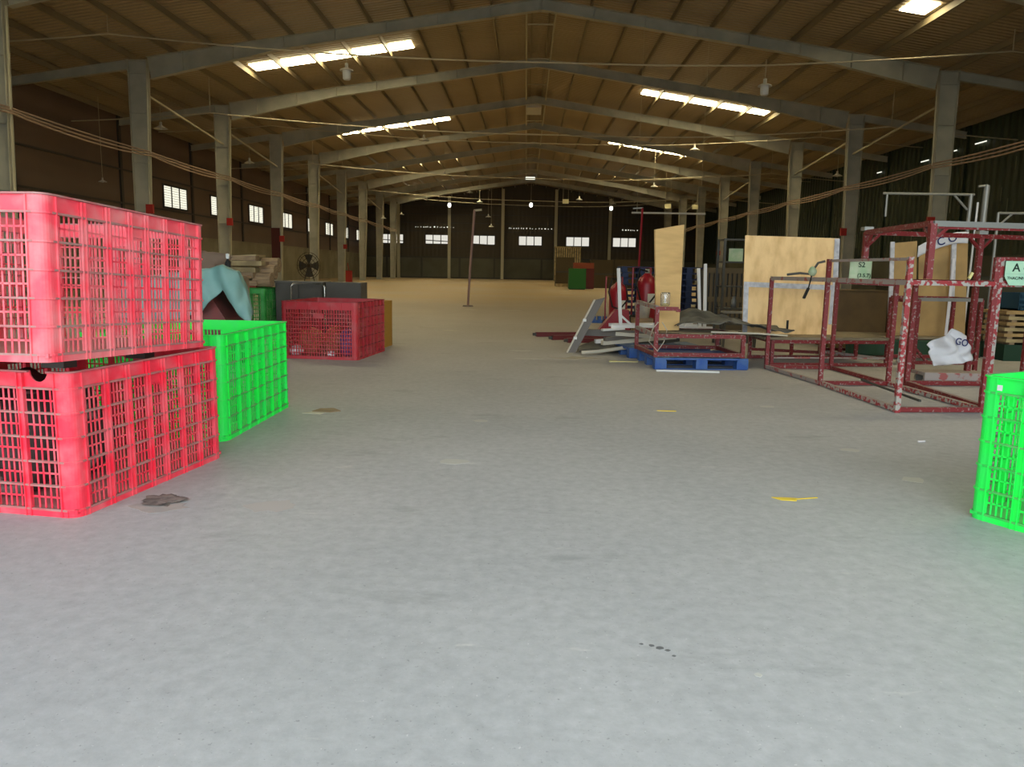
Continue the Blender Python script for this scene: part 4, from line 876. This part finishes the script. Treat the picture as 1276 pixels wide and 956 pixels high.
# white pipe frames on the pile
def wbar(mb, a, b, t=.04): mb.bar(a, b, t, t)
r = empty('white_pipe_rack', 'white steel frame with an upright leg, left one on the pile', 'steel frame', (1.5, 12.0, .34))
MB().bar((0, 0, .02), (-.07, 0, .95), .05, .05).build('upright', M['white_pipe'], r); MB().bar((.0, 0, .22), (.16, 0, .08), .03, .03).build('brace', M['white_pipe'], r)
for y in (0, .35): MB().bar((-.15, y, .05), (1.2, y+.05, .08), .05, .05).build('rail', M['white_pipe'], r)
MB().bar((-.3, -.1, .0), (.05, 0, .02), .09, .03).build('foot', M['white_pipe'], r)
r = empty('white_pipe_rack', 'white steel frame with two close upright legs, right one beside the tall plywood', 'steel frame', (2.78, 12.0, .36))
MB().bar((-.03, .1, .05), (-.10, .1, .95), .045, .045).build('upright', M['white_pipe'], r); MB().bar((.02, 0, .05), (-.02, 0, 1.02), .045, .045).build('upright', M['white_pipe'], r)
MB().bar((-.45, 0, .05), (-.06, 0, .24), .03, .03).build('brace', M['white_pipe'], r); MB().bar((-.3, 0, .05), (-.04, .1, .30), .03, .03).build('brace', M['white_pipe'], r)
MB().bar((-.7, 0, .03), (.14, 0, .03), .06, .05).build('rail', M['white_pipe'], r)
# scrap beams beneath
random.seed(11)
beams = [((1.25, 11.75, .05), (2.4, 11.98, .22), .07, M['dark_metal'], 'dark metal channel at the bottom of the scrap pile'), ((1.15, 11.35, .19), (2.3, 11.75, .27), .06, M['cream'], 'cream beam low in the scrap pile'),
         ((1.18, 11.3, .25), (2.35, 11.8, .335), .05, M['alu'], 'grey aluminium channel in the middle of the scrap pile'), ((1.10, 11.9, .16), (2.2, 12.15, .24), .06, M['white_pipe'], 'white beam in the scrap pile under the cream one'),
         ((.85, 12.2, .28), (2.3, 12.0, .27), .10, M['alu'], 'long grey plank on top of the scrap pile'), ((1.35, 11.35, .33), (2.1, 11.2, .30), .05, M['cream'], 'short cream beam near the top of the scrap pile')]
for a, b, t, m, lb in beams:
    o = MB().bar((0, 0, 0), Vector(b)-Vector(a), t*1.4, t).build('scrap_beam', m); o.location = a; tag(o, lb, 'beam')
o = MB().tube([(0, 0, 0.03), (.25, .0, .05), (.6, .0, .11), (1.0, 0, .15)], .028, 8).build('curved_trim', M['cream']); o.location = (.86, 11.45, .0); tag(o, 'curved cream trim strip lying at the front of the scrap pile', 'trim strip')
o = MB().grid(lambda u, v: Vector((u*.75, v*.6, .12*math.sin(u*2.2)*(.3+v)+.015*noise.noise(Vector((u*5, v*5, 0)))+.01)), 20, 10).build('grey_felt', M['tarp'], None, True, solid=.01); o.location = (.84, 11.6, .02); tag(o, 'grey curved felt sheet at the left end of the scrap pile', 'felt sheet')
# leaning aluminium plank
r = empty('leaning_plank', 'grey aluminium plank leaning diagonally left of the scrap pile', 'plank', (.66, 11.7, 0))
MB().prism([(0, 0, .0), (.13, .02, .0), (.56, .12, .84), (.40, .1, .80)], (0, .03, 0)).build('plank_board', M['alu'], r); MB().bar((-.005, -.01, .0), (.40, .08, .81), .02, .025).build('edge_lip', M['cream'], r)
for t in (.28, .62): MB().box(.40*t-.02, .40*t+.03, .06*t-.02, .07*t, .8*t-.02, .8*t+.02).build('rivet', M['white_pipe'], r)
# red bars on the floor
for k, (a, b) in enumerate((((.22, 14.4, .045), (2.2, 14.9, .045)), ((.5, 13.8, .04), (2.0, 14.4, .04)), ((.75, 13.3, .04), (2.0, 13.6, .05)))):
    r = empty('red_beam', 'red steel beam lying on the floor left of the scrap pile, %s' % ('farthest and longest', 'middle one', 'nearest and shortest')[k], 'beam', a, 0, 'red beams on the floor')
    MB().bar((0, 0, 0), Vector(b)-Vector(a), .09, .08).build('beam_body', M['beam_red'], r); MB().bar((-.06, -.01, 0), (0, 0, 0), .06, .05).build('end_plate', M['dark_metal'], r)
# wheeled extinguishers
def extinguisher(label, x, y, s, lean=0):
    r = empty('wheeled_extinguisher', label, 'fire extinguisher', (x, y, 0), .3)
    MB().lathe([(0, .12), (.17, .14), (.19, .2), (.19, .85), (.16, .95), (.07, 1.03), (.05, 1.05)], n=22).build('tank', M['fire_red'], r, True)
    MB().lathe([(0.0, 1.13), (.04, 1.13), (.045, 1.04), (.03, 1.03)], n=12).build('valve', M['galv'], r, True)
    MB().tube([(.0, -.02, 1.08), (-.2, -.1, 1.12), (-.27, -.12, .85), (-.2, -.17, .55), (-.05, -.21, .5), (.12, -.2, .7), (.1, -.12, 1.0)], .018, 8).build('hose', M['rubber'], r, True)
    for sx in (-.24, .24): MB().tube([(sx-.03, .05, .14), (sx+.03, .05, .14)], .14, 20).build('wheel', M['rubber'], r)
    MB().tube([(-.2, .2, .2), (-.18, .24, 1.15), (.18, .24, 1.15), (.2, .2, .2)], .018, 8).build('handle', M['fire_red'], r)
    MB().prism([(-.2, -.22, .02), (.2, -.22, .02), (.15, -.22, .12), (-.15, -.22, .12)], (0, .2, 0)).build('foot', M['fire_red'], r)
    MB().box(-.07, .07, -.2, -.188, .5, .68).build('label_plate', M['paper'], r)
    r.scale = (s, s, s); return r
extinguisher('red wheeled fire extinguisher behind the white upright, left one', 1.88, 15.6, .98)
extinguisher('red wheeled fire extinguisher with hose, right one next to the tall plywood', 2.60, 16.6, 1.15)
o = MB().lathe([(0, 0), (.14, 0), (.17, .3), (.175, .31), (.16, .3), (.13, .02)], n=20).build('white_bucket', M['paper'], None, True); o.location = (2.42, 15.9, .3); tag(o, 'dirty white bucket in front of the right fire extinguisher', 'bucket')
o = MB().box(-.2, .2, -.2, .2, 0, .3).build('wooden_block', M['wood']); o.location = (2.42, 15.9, 0); tag(o, 'wooden block under the dirty white bucket', 'block')
o = MB().prism([(-.35, 0, 0), (.35, 0, 0), (.3, 0, .5), (.05, 0, .5)], (0, .3, 0)).build('red_wedge', M['fire_red']); o.location = (1.72, 15.0, 0); tag(o, 'red sloping metal box on the floor behind the leaning plank', 'box')
o = MB().box(-.19, .19, -.12, .12, 0, .07).box(-.17, -.09, -.12, .12, .07, .16).box(.09, .17, -.12, .12, .07, .16).box(-.04, .04, -.12, .12, .07, .16).build('blue_block', M['blue']); o.location = (1.80, 18.6, 0.0); tag(o, 'small blue plastic piece on the open floor beyond the leaning plank', 'plastic piece')
# pallet stacks
LV = ['lowest one', 'second from the floor', 'third from the floor', 'fourth from the floor', 'middle one', 'fourth from the top', 'third from the top', 'second from the top', 'topmost']
pr = pallet('navy pallet in the stack right of the tall plywood, lowest one', (4.15, 20.2, 0), 0, 1.1, 1.0, .15, M['blue_dark'], 'navy pallets stacked behind the tall plywood')
for k in range(1, 9):
    c = dup(pr); c['label'] = 'navy pallet in the stack right of the tall plywood, %s' % LV[k]; c.location = (4.15+random.uniform(-.02, .02), 20.2, .152*k)
pr2 = pallet('navy pallet in the stack left of the tall plywood, lowest one', (3.05, 20.6, 0), 0, 1.1, 1.0, .15, M['blue_dark'], 'navy pallets stacked left of the tall plywood')
for k in range(1, 9):
    c = dup(pr2); c['label'] = 'navy pallet in the stack left of the tall plywood, %s' % LV[k]; c.location = (3.05+random.uniform(-.02, .02), 20.6, .152*k)
# red pole and hanging tube
r = empty('red_pole', 'thin red pole with a short arm rising behind the pallet stacks', 'pole', (3.17, 22.0, 0)); MB().tube([(0, 0, 0), (0.06, 0, 3.0)], .03, 8).build('pole_shaft', M['fire_red'], r); MB().bar((-.2, 0, 2.98), (.08, 0, 3.0), .04, .03).build('arm', M['galv'], r)
for dx, dz in ((.1, .25), (-.02, .35)):
    pass
r = empty('tube_light', 'long pale tube light hanging level above the pallet stacks', 'lamp', (5.4, 30.0, 3.45)); MB().tube([(-1.4, 0, 0), (1.4, 0, 0)], .035, 8).build('tube', M['glass'], r)
for x in (-1.2, 1.2): MB().tube([(x, 0, .03), (x, 0, 6.9)], .008, 5).build('cord', M['wire'], r)
# dark shelf rack with green paper behind the plywood
r = empty('metal_shelf', 'dark metal shelf rack standing left of the taped plywood', 'shelf', (3.72, 13.4, 0))
for x in (-.32, .28):
    for y in (0, .45): MB().box(x-.02, x+.02, y-.02, y+.02, 0, 1.83).build('post', M['dark_metal'], r)
for z in (.35, .62, 1.0, 1.42, 1.80): MB().box(-.32, .3, 0, .45, z, z+.025).build('shelf_board', M['dark_metal'], r)
o = MB().box(-.12, .12, -.01, .01, 0, .22).build('green_paper', M['green_sign2']); o.location = (3.62, 13.5, 1.445); tag(o, 'pale green paper card standing on the dark metal shelf', 'card')
o = MB().lathe([(0, 0), (.05, 0), (.05, .12), (.03, .16), (.03, .2), (0, .2)], n=14).build('metal_flask', M['galv'], None, True); o.location = (3.66, 13.6, .645); tag(o, 'small metal flask on the middle of the dark shelf', 'flask')
o = empty('work_trestle', 'grey folding trestle in front of the dark metal shelf', 'trestle', (3.62, 13.0, 0)); MB().box(-.3, .32, -.12, .12, .58, .61).build('trestle_top', M['galv'], o)
for x in (-.26, .26):
    for s in (-1, 1): MB().bar((x+.04*s, s*.16, 0), (x, s*.08, .58), .03, .03).build('leg', M['dark_metal'], o)
# slatted wooden crates further back right
def slat_box(label, x, y, wd, dp, h, m, n=9, cat='wooden crate', group=None):
    r = empty('slatted_crate', label, cat, (x, y, 0), 0, group)
    MB().box(-wd/2+.05, wd/2-.05, -dp/2+.06, dp/2, .05, h-.03).build('inner_box', M['dark_metal'], r)
    s = MB()
    for k in range(n): xx = -wd/2+wd*(k+.5)/n; s.box(xx-wd/n*.32, xx+wd/n*.32, -dp/2, -dp/2+.03, 0.02, h)
    s.build('slat_front', m, r)
    for z in (0.0, h*.45, h-.12): MB().box(-wd/2, wd/2, -dp/2-.02, -dp/2, z, z+.12).build('cross_batten', m, r)
    return r
slat_box('dark slatted wooden crate standing back between the white frame and the shelf', 4.35, 17.3, .9, .7, 1.35, mat('dim_wood', (0.10, 0.075, 0.04), .8))
slat_box('very tall pale slatted crate at the far end, left of the green bin', 4.55, 86, 2.9, 2, 3.75, M['wood_pale'], 12)
# green bin and red canopy
r = empty('green_bin', 'green boxy bin with a rust red lid far down the hall', 'bin', (3.45, 50.5, 0))
MB().box(-.65, .45, -.5, .5, .05, 1.35).build('bin_body', M['bin_green'], r); MB().box(-.35, .95, -.4, .5, 1.36, 1.72).build('lid_panel', M['rust_red'], r); MB().box(.46, .98, -.3, .5, .05, 1.36).build('side_cabinet', mat('maroon', (.11, .02, .02), .7), r)
MB().box(-.6, .4, -.45, .45, 0, .05).build('foot', M['dark_metal'], r)
for k, (x, y, wd, h, lb) in enumerate(((5.4, 56, 1.6, 2.0, 'brown stacked carton block right of the green bin, left one'), (7.3, 57, 1.8, 2.05, 'brown stacked carton block right of the green bin, right one'), (3.0, 60, 1.4, 2.2, 'brown carton block behind the green bin'))):
    r = empty('carton_stack', lb, 'carton', (x, y, 0)); MB().box(-wd/2, wd/2, -.6, .6, 0, h*.5-.01).box(-wd/2+.02, wd/2-.02, -.58, .6, h*.5+.01, h).build('carton_block', mat('dim_brown', (.085, .065, .035), .9), r)
    MB().box(-wd/2-.01, wd/2+.01, -.62, -.6, h*.47, h*.53).build('strap', M['mullion'], r)
# small far objects
o = MB().box(-.5, .5, -.3, .3, 0, .22).build('low_pallet', M['wood_pale']); o.location = (2.75, 58, 0); tag(o, 'pale low wooden pallet left of the green bin', 'pallet')
r = empty('red_cone_stand', 'red fire point stand beside the sixth left column', 'stand', (-14.0, 61.3, 0)); MB().box(-.25, .25, -.1, .1, .0, .9).build('stand_body', M['red_box'], r); MB().bar((0, 0, .9), (-.1, 0, 1.5), .05, .05).build('post', M['red_box'], r)
# ------------------------------------------------------------ litter on the floor
def flat(name, label, cat, c, pts, h, m):
    o = MB().prism([(x, y, 0) for x, y in pts], (0, 0, h)).build(name, m); o.location = (c[0], c[1], 0.001); return tag(o, label, cat)
def rag(c, rx, ry, n=14, seed=0, amp=.35):
    random.seed(seed); return [(rx*math.cos(2*math.pi*k/n)*(1+random.uniform(-amp, amp)), ry*math.sin(2*math.pi*k/n)*(1+random.uniform(-amp, amp))) for k in range(n)]
flat('dust_patch', 'pale pinkish dust patch beside the dirt heap near the red crate', 'dust', (-1.87, 3.80), rag(0, .14, .09, 16, 2, .2), .0012, M['stain'])
o = MB().blob((0, 0, .006), .085, 1.15, 1.05, .10, 5, .7, 16).build('dirt_heap', M['dirt']); o.location = (-1.90, 3.90, .002); tag(o, 'dark heap of dirt on the floor by the lower red crate', 'dirt')
flat('dust_patch', 'faint pinkish dust patch on the open floor right of the dirt heap', 'dust', (-1.30, 3.86), rag(0, .13, .10, 16, 4, .3), .0008, mat('faint_dust', (.44, .42, .40), .9))
flat('cardboard_scrap', 'torn tan cardboard scrap on the floor near the green crate', 'scrap', (-1.72, 6.55), [(-.10, -.06), (.06, -.08), (.14, -.02), (.05, .10), (-.06, .07)], .008, M['cardboard'])
flat('cardboard_scrap', 'small torn paper lying on the tan cardboard scrap', 'scrap', (-1.80, 6.43), [(-.08, -.02), (.08, -.04), (.1, .01), (-.02, .05)], .004, M['paper']).location.z = .0
r = empty('yellow_tie', 'yellow plastic tie with a torn end on the open floor at right', 'plastic tie', (1.50, 4.18, .001)); MB().prism([(-.05, -.02, 0), (.03, -.03, 0), (.05, .02, 0), (-.02, .03, 0), (-.09, .03, 0)], (0, 0, .004)).build('tie_head', M['yellow'], r); MB().bar((.03, .0, .003), (.17, .04, .003), .010, .004).build('tie_strip', M['yellow'], r)
o = MB().bar((-.085, 0, .004), (.085, 0, .004), .022, .006).build('yellow_strip', M['yellow']); o.location = (1.30, 6.86, 0); tag(o, 'short yellow plastic strip on the floor in front of the pallet', 'plastic strip')
o = MB().bar((-.18, 0, .006), (.18, 0.02, .006), .03, .01).prism([(-.22, -.03, 0), (-.12, -.03, 0), (-.1, .05, 0), (-.2, .06, 0)], (0, 0, .014)).build('yellow_strip', M['yellow_pale']); o.location = (1.40, 10.6, 0); tag(o, 'yellow plastic strip lying left of the blue pallet', 'plastic strip')
o = MB().tube([(-.38, 0, .015), (.0, -.02, .015), (.4, -.04, .015)], .013, 8).build('white_rod', M['white_pipe']); o.location = (2.05, 9.62, 0); tag(o, 'thin white rod on the floor in front of the blue pallet', 'rod')
flat('flat_cardboard', 'flat pale cardboard sheet on the floor left of the scrap pile', 'cardboard', (.70, 10.95), [(-.38, -.03), (-.1, .02), (0, .22), (.3, .08), (.42, -.03), (0, -.16)], .003, mat('dusty_card', (.36, .33, .26), .9))
o = MB().tube([(-.03, 0, .008), (.03, .015, .008)], .007, 8).build('white_stub', M['bag_white']); o.location = (3.03, 5.75, 0); tag(o, 'tiny white stub on the floor between the rack and the green crate', 'scrap')
bits = [(565, 576, .09, .07), (599, 525, .07, .05), (650, 437, .16, .07), (655, 447, .2, .05), (540, 408, .3, .06), (500, 395, .35, .05), (587, 386, .2, .15), (637, 387, .3, .12), (560, 412, .2, .1), (706, 366, .5, .2), (1060, 561, .06, .05), (1139, 598, .08, .06), (958, 507, .07, .05), (945, 842, .012, .012), (820, 512, .05, .04)]
import mathutils
def ground(px, py):
    d = cam.matrix_world.to_3x3() @ Vector(((px-638)/957, -(py-478)/957, -1)); t = -EYE/d.z; return d.x*t, d.y*t
words = ['left of centre on the near floor', 'on the middle floor near the centre', 'small, left of the flat cardboard', 'longer, left of the flat cardboard', 'beyond the lone red crate', 'just right of the lone red crate', 'at the foot of the leaning pole', 'right of the leaning pole foot', 'between the lone crate and the pole', 'far down the aisle toward the green bin', 'in front of the racks', 'left of the right green crate', 'before the racks, small', 'tiny, on the near floor at right', 'beside the short yellow strip']
for i, (px, py, rx, ry) in enumerate(bits):
    x, y = ground(px, py); flat('floor_scrap', 'pale flat scrap on the floor, %s' % words[i], 'scrap', (x, y), rag(0, rx, ry, 9, i+20, .3), .0015, M['paper'] if 4 <= i <= 9 else mat('floor_scrap_dust', (.50, .50, .46), .9))
for i, (px, py, rad) in enumerate(((812, 805, .010), (822, 808, .014), (832, 811, .009), (799, 803, .007), (840, 818, .007))):
    x, y = ground(px, py); flat('damp_spot', 'small dark damp spot on the near floor, %s of the cluster' % ('left middle', 'largest and central', 'right of the middle', 'leftmost', 'rightmost')[i], 'stain', (x, y), rag(0, rad, rad*.8, 10, i+60, .2), .0006, M['oil'])['group'] = 'dark damp spots on the near floor'
